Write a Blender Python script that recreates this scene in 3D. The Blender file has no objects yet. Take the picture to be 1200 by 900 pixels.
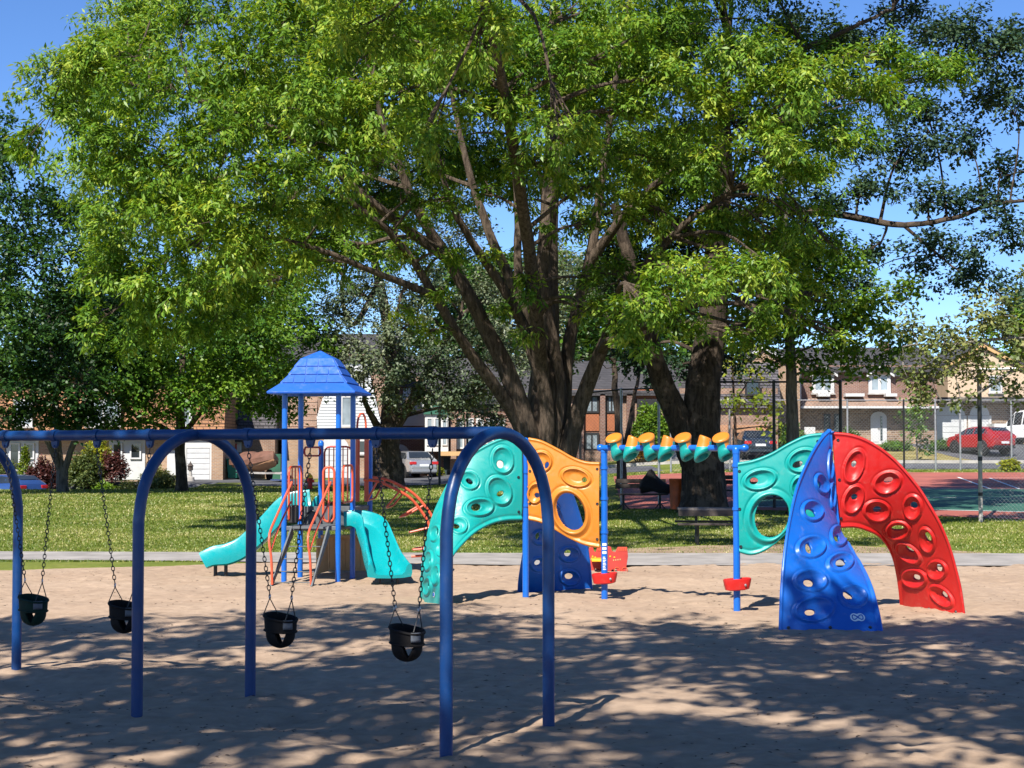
import bpy, math, random
import numpy as np
from mathutils import Vector, Matrix
random.seed(7)
rng = np.random.default_rng(11)
scene = bpy.context.scene
COL = scene.collection
R = math.radians

# ---------------------------------------------------------------- camera, sky, sun, exposure
CAMZ, PITCH, F = 2.05, R(2.261), 1950.0
cam_d = bpy.data.cameras.new("camera")
cam_d.sensor_width = 36.0
cam_d.lens = 58.5
cam_d.clip_end = 5000
cam_d.clip_start = 0.1
cam = bpy.data.objects.new("camera", cam_d)
cam.location = (0, 0, CAMZ)
cam.rotation_euler = (math.pi / 2 + PITCH, 0, 0)
COL.objects.link(cam)
scene.camera = cam

SUN = Vector((-0.73, -1.80, 2.10)).normalized()
world = bpy.data.worlds.new("World")
scene.world = world
world.use_nodes = True
wn = world.node_tree
bg = wn.nodes["Background"]
sky = wn.nodes.new("ShaderNodeTexSky")
sky.sky_type = 'NISHITA'
sky.sun_disc = False
sky.sun_elevation = math.asin(SUN.z)
sky.sun_rotation = math.atan2(SUN.x, SUN.y) % (2 * math.pi)
sky.air_density = 1.0
sky.dust_density = 0.0
sky.ozone_density = 5.0
sky.altitude = 3000
hs = wn.nodes.new('ShaderNodeHueSaturation')
hs.inputs['Saturation'].default_value = 1.12
hs.inputs['Hue'].default_value = 0.506
wn.links.new(sky.outputs[0], hs.inputs['Color'])
wn.links.new(hs.outputs[0], bg.inputs[0])
bg.inputs[1].default_value = 0.097
sun_d = bpy.data.lights.new("sun", 'SUN')
sun_d.energy = 5.0
sun_d.angle = R(0.5)
sun_d.color = (1.0, 0.94, 0.84)
sun = bpy.data.objects.new("sun", sun_d)
sun.rotation_euler = (-SUN).to_track_quat('-Z', 'Y').to_euler()
sun.location = (-20, -30, 60)
COL.objects.link(sun)
scene.view_settings.view_transform = 'Standard'
scene.view_settings.look = 'None'
scene.view_settings.gamma = 1.0
scene.view_settings.exposure = 0.93
scene.cycles.max_bounces = 6
scene.cycles.transparent_max_bounces = 8

# ---------------------------------------------------------------- picture -> place helpers
CP, SP = math.cos(PITCH), math.sin(PITCH)
def P(px, py, Y):
    dx, dy = (px - 600) / F, (450 - py) / F
    yy, zz = CP - dy * SP, SP + dy * CP
    s = Y / yy
    return np.array((dx * s, Y, CAMZ + zz * s))
def proj(p):
    x, y, z = p[..., 0], p[..., 1], p[..., 2] - CAMZ
    f = y * CP + z * SP
    u = -y * SP + z * CP
    return 600 + F * x / f, 450 - F * u / f
def sstep(a, b, x):
    t = np.clip((np.asarray(x, float) - a) / (b - a), 0, 1)
    return t * t * (3 - 2 * t)
def g(x, y):
    """height of the terrain: flat sand pit and lawn, rising towards the houses, more so on the right"""
    x = np.asarray(x, float); y = np.asarray(y, float)
    L = np.interp(y, [0, 36, 70, 85, 100, 140, 400], [0, 0, .27, .47, .5, .6, 1.0])
    L = L - 1.0 * sstep(-14, -18, x) * sstep(72.5, 76, y) * sstep(82.0, 80.5, y)
    Rr = np.interp(y, [0, 35, 42, 48, 70, 78, 88, 96, 140, 400], [0, 0, .2, .5, .95, 1.15, 1.6, 2.35, 2.6, 3.0])
    w = sstep(-6, 10, x)
    return L * (1 - w) + Rr * w
def gz(x, y): return float(g(x, y))

def vnoise(x, y, seed=0):
    xi = np.floor(x).astype(np.int64); yi = np.floor(y).astype(np.int64)
    xf = x - xi; yf = y - yi
    def h(a, b):
        n = (a * 374761393 + b * 668265263 + seed * 1442695041) & 0xffffffff
        n = ((n ^ (n >> 13)) * 1274126177) & 0xffffffff
        return ((n ^ (n >> 16)) & 0xffff) / 65535.0
    u = xf * xf * (3 - 2 * xf); v = yf * yf * (3 - 2 * yf)
    return (h(xi, yi) * (1 - u) + h(xi + 1, yi) * u) * (1 - v) + (h(xi, yi + 1) * (1 - u) + h(xi + 1, yi + 1) * u) * v

# ---------------------------------------------------------------- materials
def new_mat(name):
    m = bpy.data.materials.new(name)
    m.use_nodes = True
    nt = m.node_tree
    return m, nt, nt.nodes["Principled BSDF"]
def N(nt, t, **kw):
    n = nt.nodes.new(t)
    for k, v in kw.items():
        if isinstance(k, str) and hasattr(n, k): setattr(n, k, v)
    return n
def c4(c): return (c[0], c[1], c[2], 1.0)
def ramp(nt, fac, stops):
    r = nt.nodes.new("ShaderNodeValToRGB")
    el = r.color_ramp.elements
    while len(el) < len(stops): el.new(0.5)
    for e, (p, c) in zip(el, stops):
        e.position = p; e.color = c4(c)
    nt.links.new(fac, r.inputs[0])
    return r.outputs[0]
def pos(nt, scale=(1, 1, 1)):
    gm = nt.nodes.new("ShaderNodeNewGeometry")
    mp = nt.nodes.new("ShaderNodeMapping")
    mp.inputs['Scale'].default_value = scale
    nt.links.new(gm.outputs['Position'], mp.inputs['Vector'])
    return mp.outputs[0]
def noise(nt, vec, scale, detail=4, rough=.55):
    n = nt.nodes.new("ShaderNodeTexNoise")
    n.inputs['Scale'].default_value = scale
    n.inputs['Detail'].default_value = detail
    n.inputs['Roughness'].default_value = rough
    nt.links.new(vec, n.inputs['Vector'])
    return n.outputs['Fac']
def bump(nt, b, h, strength, dist):
    n = nt.nodes.new("ShaderNodeBump")
    n.inputs['Strength'].default_value = strength
    n.inputs['Distance'].default_value = dist
    nt.links.new(h, n.inputs['Height'])
    nt.links.new(n.outputs[0], b.inputs['Normal'])
def mixc(nt, fac, a, b, mode='MIX'):
    m = nt.nodes.new("ShaderNodeMix"); m.data_type = 'RGBA'; m.blend_type = mode
    for s, v in ((m.inputs[0], fac), (m.inputs[6], a), (m.inputs[7], b)):
        if isinstance(v, (tuple, list)): s.default_value = c4(v)
        elif isinstance(v, (int, float)): s.default_value = v
        else: nt.links.new(v, s)
    return m.outputs[2]
def simple(name, col, rough=.5, var=.15, scale=6, metal=0.0, bstr=0.0, bscale=40, bdist=.004, spec=.5, coat=0.0, stretch=(1, 1, 1)):
    m, nt, b = new_mat(name)
    v = pos(nt, stretch)
    f = noise(nt, v, scale)
    lo = tuple(c * (1 - var) for c in col); hi = tuple(min(1, c * (1 + var)) for c in col)
    nt.links.new(ramp(nt, f, [(.3, lo), (.7, hi)]), b.inputs['Base Color'])
    b.inputs['Roughness'].default_value = rough
    b.inputs['Metallic'].default_value = metal
    b.inputs['Specular IOR Level'].default_value = spec
    b.inputs['Coat Weight'].default_value = coat
    if bstr: bump(nt, b, noise(nt, v, bscale, 5), bstr, bdist)
    return m

def plastic(name, col, rough=.40):
    """rotomoulded plastic: faint grain, scuffs and a little dust"""
    m, nt, b = new_mat(name)
    v = pos(nt)
    f = noise(nt, v, 1.7, 5)
    c1 = ramp(nt, f, [(.25, tuple(c * .86 for c in col)), (.75, tuple(min(1, c * 1.08) for c in col))])
    scuff = ramp(nt, noise(nt, v, 9, 8, .7), [(.56, (0, 0, 0)), (.78, (.17, .17, .17))])
    nt.links.new(mixc(nt, scuff, c1, (.45, .38, .30)), b.inputs['Base Color'])
    rr = ramp(nt, noise(nt, v, 14, 4), [(.3, (rough * .8,) * 3), (.7, (min(1, rough * 1.5),) * 3)])
    nt.links.new(rr, b.inputs['Roughness'])
    bump(nt, b, noise(nt, v, 260, 3), .08, .002)
    return m
def leaf_mat(name, stops, trans=.35, rough=.45, spec=.35):
    m, nt, b = new_mat(name)
    at = nt.nodes.new("ShaderNodeAttribute"); at.attribute_name = "tint"
    colr = ramp(nt, at.outputs['Fac'], stops)
    nt.links.new(colr, b.inputs['Base Color'])
    b.inputs['Roughness'].default_value = rough
    b.inputs['Specular IOR Level'].default_value = spec
    tr = nt.nodes.new("ShaderNodeBsdfTranslucent")
    tc = mixc(nt, 1.0, colr, (1.3, 1.15, .45), 'MULTIPLY')
    nt.links.new(tc, tr.inputs['Color'])
    mx = nt.nodes.new("ShaderNodeMixShader")
    mx.inputs[0].default_value = trans
    nt.links.new(b.outputs[0], mx.inputs[1]); nt.links.new(tr.outputs[0], mx.inputs[2])
    out = nt.nodes["Material Output"]
    nt.links.new(mx.outputs[0], out.inputs['Surface'])
    return m
def bark_mat(name, dark, light, patch=0.0):
    m, nt, b = new_mat(name)
    v = pos(nt, (1, 1, .16))
    f = noise(nt, v, 12, 10, .75)
    c1 = ramp(nt, f, [(.36, dark), (.64, light)])
    if patch:
        f2 = ramp(nt, noise(nt, pos(nt), 2.3, 6, .6), [(.52, (0, 0, 0)), (.60, (patch,) * 3)])
        c1 = mixc(nt, f2, c1, tuple(min(1, l * 1.9) for l in light))
    nt.links.new(c1, b.inputs['Base Color'])
    b.inputs['Roughness'].default_value = .92
    b.inputs['Specular IOR Level'].default_value = .15
    bump(nt, b, f, 1.0, .12)
    return m
def wallvec(nt):
    gm = nt.nodes.new("ShaderNodeNewGeometry")
    sp = nt.nodes.new("ShaderNodeSeparateXYZ"); nt.links.new(gm.outputs['Position'], sp.inputs[0])
    ad = nt.nodes.new("ShaderNodeMath"); ad.operation = 'ADD'
    nt.links.new(sp.outputs[0], ad.inputs[0]); nt.links.new(sp.outputs[1], ad.inputs[1])
    cb = nt.nodes.new("ShaderNodeCombineXYZ")
    nt.links.new(ad.outputs[0], cb.inputs[0]); nt.links.new(sp.outputs[2], cb.inputs[1])
    return cb.outputs[0]
def brick_mat(name, c1, c2, mortar, w=.22, h=.075, msize=.012, rough=.85, b_=.5, dist=.012):
    m, nt, b = new_mat(name)
    v = wallvec(nt)
    t = nt.nodes.new("ShaderNodeTexBrick")
    nt.links.new(v, t.inputs['Vector'])
    t.inputs['Color1'].default_value = c4(c1); t.inputs['Color2'].default_value = c4(c2); t.inputs['Mortar'].default_value = c4(mortar)
    t.inputs['Scale'].default_value = 1.0
    t.inputs['Mortar Size'].default_value = msize
    t.inputs['Brick Width'].default_value = w; t.inputs['Row Height'].default_value = h
    f = noise(nt, pos(nt), .9, 6)
    col = mixc(nt, .55, t.outputs['Color'], ramp(nt, f, [(.3, (.55, .5, .47)), (.7, (1.35, 1.3, 1.25))]), 'MULTIPLY')
    nt.links.new(col, b.inputs['Base Color'])
    b.inputs['Roughness'].default_value = rough
    iv = nt.nodes.new("ShaderNodeMath"); iv.operation = 'SUBTRACT'; iv.inputs[0].default_value = 1.0
    nt.links.new(t.outputs['Fac'], iv.inputs[1])
    bump(nt, b, iv.outputs[0], b_, dist)
    return m

M = {}
def worn_paint(name, col, rough):
    m, nt, b = new_mat(name)
    v = pos(nt)
    c1 = ramp(nt, noise(nt, v, 2.5, 5), [(.3, tuple(k * .85 for k in col)), (.7, tuple(k * 1.15 for k in col))])
    dull = ramp(nt, noise(nt, pos(nt, (1, 1, .35)), 11, 8, .7), [(.55, (0, 0, 0)), (.75, (.30, .30, .30))])
    c1 = mixc(nt, dull, c1, (.10, .13, .20))
    chip = ramp(nt, noise(nt, v, 38, 5, .6), [(.735, (0, 0, 0)), (.75, (1, 1, 1))])
    c1 = mixc(nt, chip, c1, (.16, .11, .08))
    nt.links.new(c1, b.inputs['Base Color'])
    rr = ramp(nt, noise(nt, v, 9, 5), [(.3, (rough * .8,) * 3), (.7, (rough * 1.6,) * 3)])
    nt.links.new(rr, b.inputs['Roughness'])
    bump(nt, b, noise(nt, v, 150, 3), .06, .002)
    return m
M['blue_paint'] = worn_paint('blue_paint', (.0015, .038, .155), .36)
M['post_blue'] = simple('post_blue', (.006, .115, .50), .3, .10, 3, coat=.25, bstr=.04, bscale=120, bdist=.002)
M['blue_plastic'] = plastic('blue_plastic', (.004, .105, .47), .38)
M['roof_blue'] = plastic('roof_blue', (.004, .088, .45), .55)
M['teal'] = plastic('teal', (.003, .30, .275))
M['teal_slide'] = plastic('teal_slide', (.003, .29, .315), .26)
M['red'] = plastic('red', (.50, .012, .010), .40)
M['orange'] = plastic('orange', (.56, .19, .018), .36)
M['coral'] = simple('coral', (.56, .085, .035), .38, .12, 5, coat=.2)
M['dark_red'] = simple('dark_red', (.42, .04, .03), .5, .2, 4)
M['tan'] = plastic('tan', (.50, .31, .14), .5)
M['deck_grey'] = simple('deck_grey', (.085, .095, .105), .6, .25, 8, bstr=.3, bscale=90, bdist=.004)
M['rubber'] = simple('rubber', (.0045, .0036, .004), .75, .3, 20, spec=.25)
M['green_rubber'] = simple('green_rubber', (.002, .020, .013), .7, .3, 20, spec=.25)
M['tag_grey'] = simple('tag_grey', (.09, .10, .12), .5, .2, 30)
M['chain'] = simple('chain', (.05, .05, .052), .5, .5, 40, metal=.7)
M['ring_metal'] = simple('ring_metal', (.45, .45, .46), .35, .2, 30, metal=.9)
M['bolt'] = simple('bolt', (.06, .06, .065), .35, .2, 30, metal=.8)
M['white_print'] = simple('white_print', (.75, .77, .78), .5, .08, 20)
M['steel'] = simple('steel', (.33, .35, .36), .45, .25, 8, metal=.6)
M['black_steel'] = simple('black_steel', (.010, .011, .012), .45, .3, 8)
M['wood_dark'] = simple('wood_dark', (.055, .042, .036), .8, .4, 6, bstr=.4, bscale=30, stretch=(.3, 1, 1))
M['wood_grey'] = simple('wood_grey', (.14, .12, .11), .8, .35, 4, bstr=.4, bscale=30, stretch=(.3, 1, 1))
M['cloth_black'] = simple('cloth_black', (.008, .008, .009), .9, .4, 14, bstr=.4, bscale=30)
M['bin_orange'] = simple('bin_orange', (.50, .085, .012), .5, .25, 5)
M['yellow'] = simple('yellow', (.70, .42, .02), .45, .15, 9)
M['white_trim'] = simple('white_trim', (.52, .52, .52), .5, .08, 3)
M['white_door'] = simple('white_door', (.48, .49, .51), .5, .08, 2)
M['siding'] = simple('siding', (.48, .50, .52), .6, .08, 2, stretch=(.2, .2, 1))
M['concrete'] = simple('concrete', (.36, .34, .32), .9, .22, 3, bstr=.3, bscale=40)
M['asphalt'] = simple('asphalt', (.075, .078, .088), .9, .3, 1.2, bstr=.4, bscale=80)
M['path'] = simple('path', (.27, .25, .235), .9, .28, 1.6, bstr=.35, bscale=70, bdist=.006)
M['glass'] = simple('glass', (.020, .026, .032), .06, .3, 1, spec=.9)
M['glass_pale'] = simple('glass_pale', (.20, .24, .27), .10, .5, .9, spec=.9)
M['roof_dark'] = brick_mat('roof_dark', (.042, .042, .048), (.060, .058, .064), (.025, .025, .028), .32, .14, .012, .9)
M['mansard_cedar'] = brick_mat('mansard_cedar', (.34, .175, .085), (.27, .135, .068), (.10, .05, .03), .34, .17, .018, .85, .9, .03)
M['mansard_grey'] = brick_mat('mansard_grey', (.115, .11, .125), (.075, .072, .085), (.03, .03, .035), .30, .16, .02, .9, .9, .03)
M['brick_brown'] = brick_mat('brick_brown', (.28, .155, .10), (.21, .115, .08), (.30, .25, .21))
M['brick_tan'] = brick_mat('brick_tan', (.36, .22, .13), (.28, .165, .10), (.34, .29, .24))
M['brick_red'] = brick_mat('brick_red', (.19, .085, .055), (.14, .06, .045), (.24, .20, .18))
M['stone_mix'] = brick_mat('stone_mix', (.30, .20, .13), (.13, .085, .06), (.32, .28, .24), .26, .12, .016, .9, .8, .02)
M['stucco_beige'] = simple('stucco_beige', (.50, .38, .27), .9, .1, 2, bstr=.3, bscale=60)
M['panel_rust'] = simple('panel_rust', (.30, .10, .042), .7, .12, 2)
M['door_teal'] = simple('door_teal', (.020, .040, .050), .5, .2, 2)
M['dark_trim'] = simple('dark_trim', (.018, .018, .02), .5, .2, 4)
M['tan_trim'] = simple('tan_trim', (.42, .22, .12), .7, .15, 2)
M['shed_green'] = simple('shed_green', (.018, .095, .06), .6, .2, 3)
M['tarp'] = simple('tarp', (.16, .075, .05), .7, .3, 2, bstr=.5, bscale=8, bdist=.05)
M['bin_teal'] = simple('bin_teal', (.03, .30, .23), .5, .15, 4)
M['tyre'] = simple('tyre', (.012, .012, .013), .8, .2, 20)
M['rim'] = simple('rim', (.45, .46, .48), .3, .1, 20, metal=.8)
M['tail_red'] = simple('tail_red', (.45, .01, .012), .2, .1, 20, spec=.8)
M['plate'] = simple('plate', (.70, .72, .75), .4, .05, 20)
def carpaint(n, c, metal=.3): return simple(n, c, .25, .05, 1, metal=metal, coat=.8)
M['car_silver'] = carpaint('car_silver', (.42, .43, .45), .6)
M['car_red'] = carpaint('car_red', (.42, .018, .02))
M['car_blue'] = carpaint('car_blue', (.03, .075, .24))
M['car_dark'] = carpaint('car_dark', (.018, .03, .045))
M['car_white'] = carpaint('car_white', (.70, .71, .72), 0)
M['plastic_black'] = simple('plastic_black', (.016, .016, .017), .6, .2, 10)

# foliage: young yellow-green tips through mature mid green
M['leaf_maple'] = leaf_mat('leaf_maple', [(0, (.024, .070, .008)), (.35, (.068, .160, .013)), (.68, (.165, .295, .030)), (1, (.38, .46, .060))], .38)
M['leaf_left'] = leaf_mat('leaf_left', [(0, (.018, .058, .010)), (.5, (.065, .160, .016)), (1, (.17, .28, .026))], .34)
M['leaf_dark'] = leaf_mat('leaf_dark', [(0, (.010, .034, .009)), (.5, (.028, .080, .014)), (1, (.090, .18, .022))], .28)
M['leaf_poplar'] = leaf_mat('leaf_poplar', [(0, (.012, .034, .022)), (.5, (.028, .066, .036)), (1, (.095, .150, .065))], .2, .6, .25)  # leaves darkened evenly to stand in for backlit shade
M['leaf_silver'] = leaf_mat('leaf_silver', [(0, (.030, .055, .025)), (.5, (.085, .120, .062)), (1, (.22, .25, .15))], .2)
M['leaf_pale'] = leaf_mat('leaf_pale', [(0, (.05, .085, .025)), (.5, (.13, .17, .05)), (1, (.27, .27, .09))], .3)
M['leaf_yellow'] = leaf_mat('leaf_yellow', [(0, (.06, .12, .012)), (.5, (.16, .23, .02)), (1, (.34, .34, .03))], .35)
M['leaf_plum'] = leaf_mat('leaf_plum', [(0, (.020, .008, .010)), (.5, (.060, .020, .022)), (1, (.14, .05, .04))], .25)
M['flower_yellow'] = leaf_mat('flower_yellow', [(0, (.45, .30, .01)), (1, (.70, .52, .03))], .3)
M['flower_orange'] = leaf_mat('flower_orange', [(0, (.45, .10, .01)), (.6, (.6, .2, .02)), (1, (.66, .5, .04))], .3)
M['litter'] = simple('litter', (.075, .050, .032), .9, .5, 30)
M['grass_blade'] = leaf_mat('grass_blade', [(0, (.075, .130, .017)), (.5, (.165, .215, .033)), (.78, (.27, .28, .068)), (.86, (.44, .40, .16)), (1, (.56, .52, .28))], .3)
M['bark_maple'] = bark_mat('bark_maple', (.035, .026, .020), (.19, .145, .11))
M['bark_dark'] = bark_mat('bark_dark', (.020, .015, .012), (.105, .080, .062), .5)
M['bark_grey'] = bark_mat('bark_grey', (.055, .048, .042), (.24, .21, .18))
M['bark_pale'] = bark_mat('bark_pale', (.14, .12, .10), (.46, .42, .37))

def sand_mat():
    m, nt, b = new_mat('sand')
    v = pos(nt)
    f1 = noise(nt, v, .45, 5); f2 = noise(nt, v, 5.5, 7, .65)
    c = ramp(nt, f1, [(.3, (.35, .253, .182)), (.72, (.43, .322, .238))])
    c = mixc(nt, .75, c, ramp(nt, f2, [(.28, (.72, .70, .68)), (.72, (1.18, 1.18, 1.17))]), 'MULTIPLY')
    # scattered bits of bark and twig litter
    vo = nt.nodes.new("ShaderNodeTexVoronoi"); vo.inputs['Scale'].default_value = 3.3
    nt.links.new(v, vo.inputs['Vector'])
    lit = ramp(nt, vo.outputs['Distance'], [(.045, (.75, .75, .75)), (.075, (0, 0, 0))])
    c = mixc(nt, lit, c, (.09, .06, .04))
    nt.links.new(c, b.inputs['Base Color'])
    b.inputs['Roughness'].default_value = .95
    b.inputs['Specular IOR Level'].default_value = .15
    ad = nt.nodes.new("ShaderNodeMath"); ad.operation = 'ADD'
    nt.links.new(noise(nt, v, 16, 6, .6), ad.inputs[0]); nt.links.new(noise(nt, v, 140, 3), ad.inputs[1])
    bump(nt, b, ad.outputs[0], .55, .022)
    return m
M['sand'] = sand_mat()
def lawn_mat():
    m, nt, b = new_mat('lawn')
    v = pos(nt)
    c = ramp(nt, noise(nt, v, .35, 6, .6), [(.30, (.095, .130, .026)), (.55, (.155, .180, .038)), (.75, (.27, .23, .095))])
    c = mixc(nt, .8, c, ramp(nt, noise(nt, v, 7, 6, .7), [(.3, (.6, .65, .55)), (.7, (1.4, 1.35, 1.3))]), 'MULTIPLY')
    nt.links.new(c, b.inputs['Base Color'])
    b.inputs['Roughness'].default_value = .95
    b.inputs['Specular IOR Level'].default_value = .1
    bump(nt, b, noise(nt, v, 11, 6, .7), .8, .05)
    return m
M['lawn'] = lawn_mat()
M['lawn_dry'] = simple('lawn_dry', (.23, .195, .075), .95, .35, 1.4, bstr=.6, bscale=12, bdist=.05, spec=.1)
M['dirt'] = simple('dirt', (.27, .20, .135), .95, .3, 1.4, bstr=.5, bscale=20, bdist=.03, spec=.1)
M['court_green'] = simple('court_green', (.020, .095, .062), .85, .2, .5)
M['court_red'] = simple('court_red', (.30, .085, .060), .85, .2, .5)
M['court_line'] = simple('court_line', (.72, .72, .70), .8, .05, 3)
# ---------------------------------------------------------------- mesh helpers
def mesh_obj(name, verts, faces, m, parent=None, smooth=False, off=None, tint=None):
    v = np.asarray(verts, dtype=np.float32).reshape(-1, 3)
    if off is not None: v = v - np.asarray(off, dtype=np.float32)
    me = bpy.data.meshes.new(name)
    if isinstance(faces, np.ndarray):
        nf, k = faces.shape
        me.vertices.add(len(v)); me.vertices.foreach_set("co", v.ravel())
        me.loops.add(nf * k); me.loops.foreach_set("vertex_index", faces.astype(np.int32).ravel())
        me.polygons.add(nf)
        me.polygons.foreach_set("loop_start", np.arange(0, nf * k, k, dtype=np.int32))
        me.update(calc_edges=True)
    else:
        me.from_pydata(v.tolist(), [], faces); me.update()
    if tint is not None:
        a = me.attributes.new("tint", 'FLOAT', 'POINT'); a.data.foreach_set("value", np.asarray(tint, np.float32))
    if smooth: me.polygons.foreach_set("use_smooth", np.ones(len(me.polygons), dtype=bool))
    if m is not None: me.materials.append(M[m] if isinstance(m, str) else m)
    o = bpy.data.objects.new(name, me); COL.objects.link(o)
    if parent is not None: o.parent = parent
    return o
def tag(o, label=None, cat=None, group=None, kind=None):
    for k, v in (('label', label), ('category', cat), ('group', group), ('kind', kind)):
        if v: o[k] = v
    return o
def thing(name, label, cat, loc=(0, 0, 0), rz=0.0, group=None):
    o = bpy.data.objects.new(name, None); COL.objects.link(o)
    o.empty_display_size = .2
    o.location = loc; o.rotation_euler = (0, 0, rz)
    return tag(o, label, cat, group)
def copy_tree(o, parent=None):
    c = o.copy(); COL.objects.link(c)
    if parent is not None: c.parent = parent
    for ch in list(o.children): copy_tree(ch, c)
    return c

class MB:
    def __init__(self): self.v = []; self.f = []
    def add(self, vs, fs):
        k = len(self.v); self.v += [tuple(map(float, p)) for p in vs]; self.f += [tuple(i + k for i in f) for f in fs]; return self
    def box(self, a, b, T=None):
        x0, y0, z0 = a; x1, y1, z1 = b
        vs = [(x0, y0, z0), (x1, y0, z0), (x1, y1, z0), (x0, y1, z0), (x0, y0, z1), (x1, y0, z1), (x1, y1, z1), (x0, y1, z1)]
        if T is not None: vs = [T @ Vector(p) for p in vs]
        return self.add(vs, [(0, 3, 2, 1), (4, 5, 6, 7), (0, 1, 5, 4), (1, 2, 6, 5), (2, 3, 7, 6), (3, 0, 4, 7)])
    def tube(self, pts, r, n=12, cap=True, jit=0.0):
        pts = [Vector(p) for p in pts]; m = len(pts)
        rs = list(r) if hasattr(r, '__len__') else [r] * m
        t0 = (pts[1] - pts[0]).normalized()
        ref = Vector((0, 0, 1)) if abs(t0.z) < .9 else Vector((1, 0, 0))
        nrm = (ref - t0 * ref.dot(t0)).normalized()
        vs = []; ph = random.random() * 6
        for i, p in enumerate(pts):
            t = (pts[min(i + 1, m - 1)] - pts[max(i - 1, 0)]).normalized()
            nrm = (nrm - t * nrm.dot(t))
            nrm = nrm.normalized() if nrm.length > 1e-6 else t.orthogonal().normalized()
            bn = t.cross(nrm)
            for j in range(n):
                a = 2 * math.pi * j / n
                rr = rs[i]
                if jit: rr *= 1 + jit * (math.sin(a * 3 + ph + i * .35) * .5 + math.sin(a * 5 + ph * 2 - i * .22) * .35 + (math.sin(a * 11 + ph + i * .15) * .30 if n > 18 else 0) + random.uniform(-.35, .35))
                vs.append(p + (nrm * math.cos(a) + bn * math.sin(a)) * rr)
        fs = []
        for i in range(m - 1):
            for j in range(n):
                k = (j + 1) % n
                fs.append((i * n + j, i * n + k, (i + 1) * n + k, (i + 1) * n + j))
        if cap: fs.append(tuple(range(n - 1, -1, -1))); fs.append(tuple((m - 1) * n + j for j in range(n)))
        return self.add(vs, fs)
    def lathe(self, prof, n=20, T=None):
        """prof: (radius, z) from bottom to top, revolved about z"""
        vs = []; fs = []
        for (r, z) in prof:
            for j in range(n):
                a = 2 * math.pi * j / n
                p = Vector((r * math.cos(a), r * math.sin(a), z))
                vs.append(T @ p if T is not None else p)
        for i in range(len(prof) - 1):
            for j in range(n):
                k = (j + 1) % n
                fs.append((i * n + j, i * n + k, (i + 1) * n + k, (i + 1) * n + j))
        if prof[0][0] > 1e-5: fs.append(tuple(range(n - 1, -1, -1)))
        if prof[-1][0] > 1e-5: fs.append(tuple((len(prof) - 1) * n + j for j in range(n)))
        return self.add(vs, fs)
    def prism(self, poly, vec):
        """poly: list of 3D points, extruded by vec"""
        n = len(poly); vec = Vector(vec)
        vs = [Vector(p) for p in poly] + [Vector(p) + vec for p in poly]
        fs = [tuple(range(n)), tuple(range(2 * n - 1, n - 1, -1))]
        for i in range(n):
            j = (i + 1) % n
            fs.append((i, i + n, j + n, j))
        return self.add(vs, fs)
    def build(self, name, m, parent=None, off=None, smooth=False, bevel=0.0, fix=True):
        o = mesh_obj(name, self.v, self.f, m, parent, smooth, off)
        if fix:
            import bmesh
            bm = bmesh.new(); bm.from_mesh(o.data)
            bmesh.ops.recalc_face_normals(bm, faces=bm.faces)
            bm.to_mesh(o.data); bm.free()
        if bevel:
            md = o.modifiers.new("bevel", 'BEVEL'); md.width = bevel; md.segments = 2; md.limit_method = 'ANGLE'; md.angle_limit = R(35)
        if smooth: smooth_angle(o)
        return o
def smooth_angle(o, ang=40):
    """shade smooth but keep the hard edges sharp"""
    import bmesh
    bm = bmesh.new(); bm.from_mesh(o.data)
    for e in bm.edges:
        if len(e.link_faces) == 2 and e.calc_face_angle(0) > R(ang): e.smooth = False
    for f in bm.faces: f.smooth = True
    bm.to_mesh(o.data); bm.free()
def curve(pts, n=16):
    """Catmull-Rom through points, n per span overall resample by arc length"""
    p = np.asarray(pts, float)
    q = np.vstack([2 * p[0] - p[1], p, 2 * p[-1] - p[-2]])
    out = []
    for i in range(1, len(q) - 2):
        for t in np.linspace(0, 1, 14, endpoint=False):
            a, b, c, d = q[i - 1], q[i], q[i + 1], q[i + 2]
            out.append(.5 * ((2 * b) + (-a + c) * t + (2 * a - 5 * b + 4 * c - d) * t * t + (-a + 3 * b - 3 * c + d) * t ** 3))
    out.append(p[-1]); out = np.array(out)
    s = np.concatenate([[0], np.cumsum(np.linalg.norm(np.diff(out, axis=0), axis=1))])
    u = np.linspace(0, s[-1], n)
    return np.stack([np.interp(u, s, out[:, k]) for k in range(out.shape[1])], 1)

# ---------------------------------------------------------------- the setting: ground, sand pit, path, court, streets
def sheet(name, xs, ys, zf, m, mask=None, kind='structure', smooth=True):
    X, Y = np.meshgrid(xs, ys); Z = zf(X, Y)
    v = np.stack([X, Y, Z], -1).reshape(-1, 3)
    nx, ny = len(xs), len(ys)
    i = np.arange(nx * ny).reshape(ny, nx)
    f = np.stack([i[:-1, :-1], i[:-1, 1:], i[1:, 1:], i[1:, :-1]], -1).reshape(-1, 4)
    if mask is not None:
        c = v[f].mean(1); f = f[mask(c[:, 0], c[:, 1])]
    o = mesh_obj(name, v, f, m, None, smooth)
    return tag(o, kind=kind)
def path_near(x): return np.interp(x, [-40, -12, -6, 0, 40], [33.0, 31.2, 30.6, 29.5, 28.6])
def path_far(x): return np.interp(x, [-40, -12, -6, 0, 40], [35.6, 33.5, 33.2, 32.9, 32.4])
def sand_far(x):
    x = np.asarray(x, float)
    return np.interp(x, [-40, -12.5, -8, -5.5, -4, 40], [27.0, 27.4, 28.8, 29.9, 30.5, 29.9]) + .35 * (vnoise(x * 1.3, x * 0 + 3.0, 5) - .5)
def in_sand(x, y):
    d = np.minimum(sand_far(x) - y, 30 - np.abs(x))
    d = np.minimum(d, y + 16)
    return d
xs = np.concatenate([[-900, -400, -200, -110, -75], np.arange(-55, 56, .7), [75, 110, 200, 400, 900]])
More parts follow.
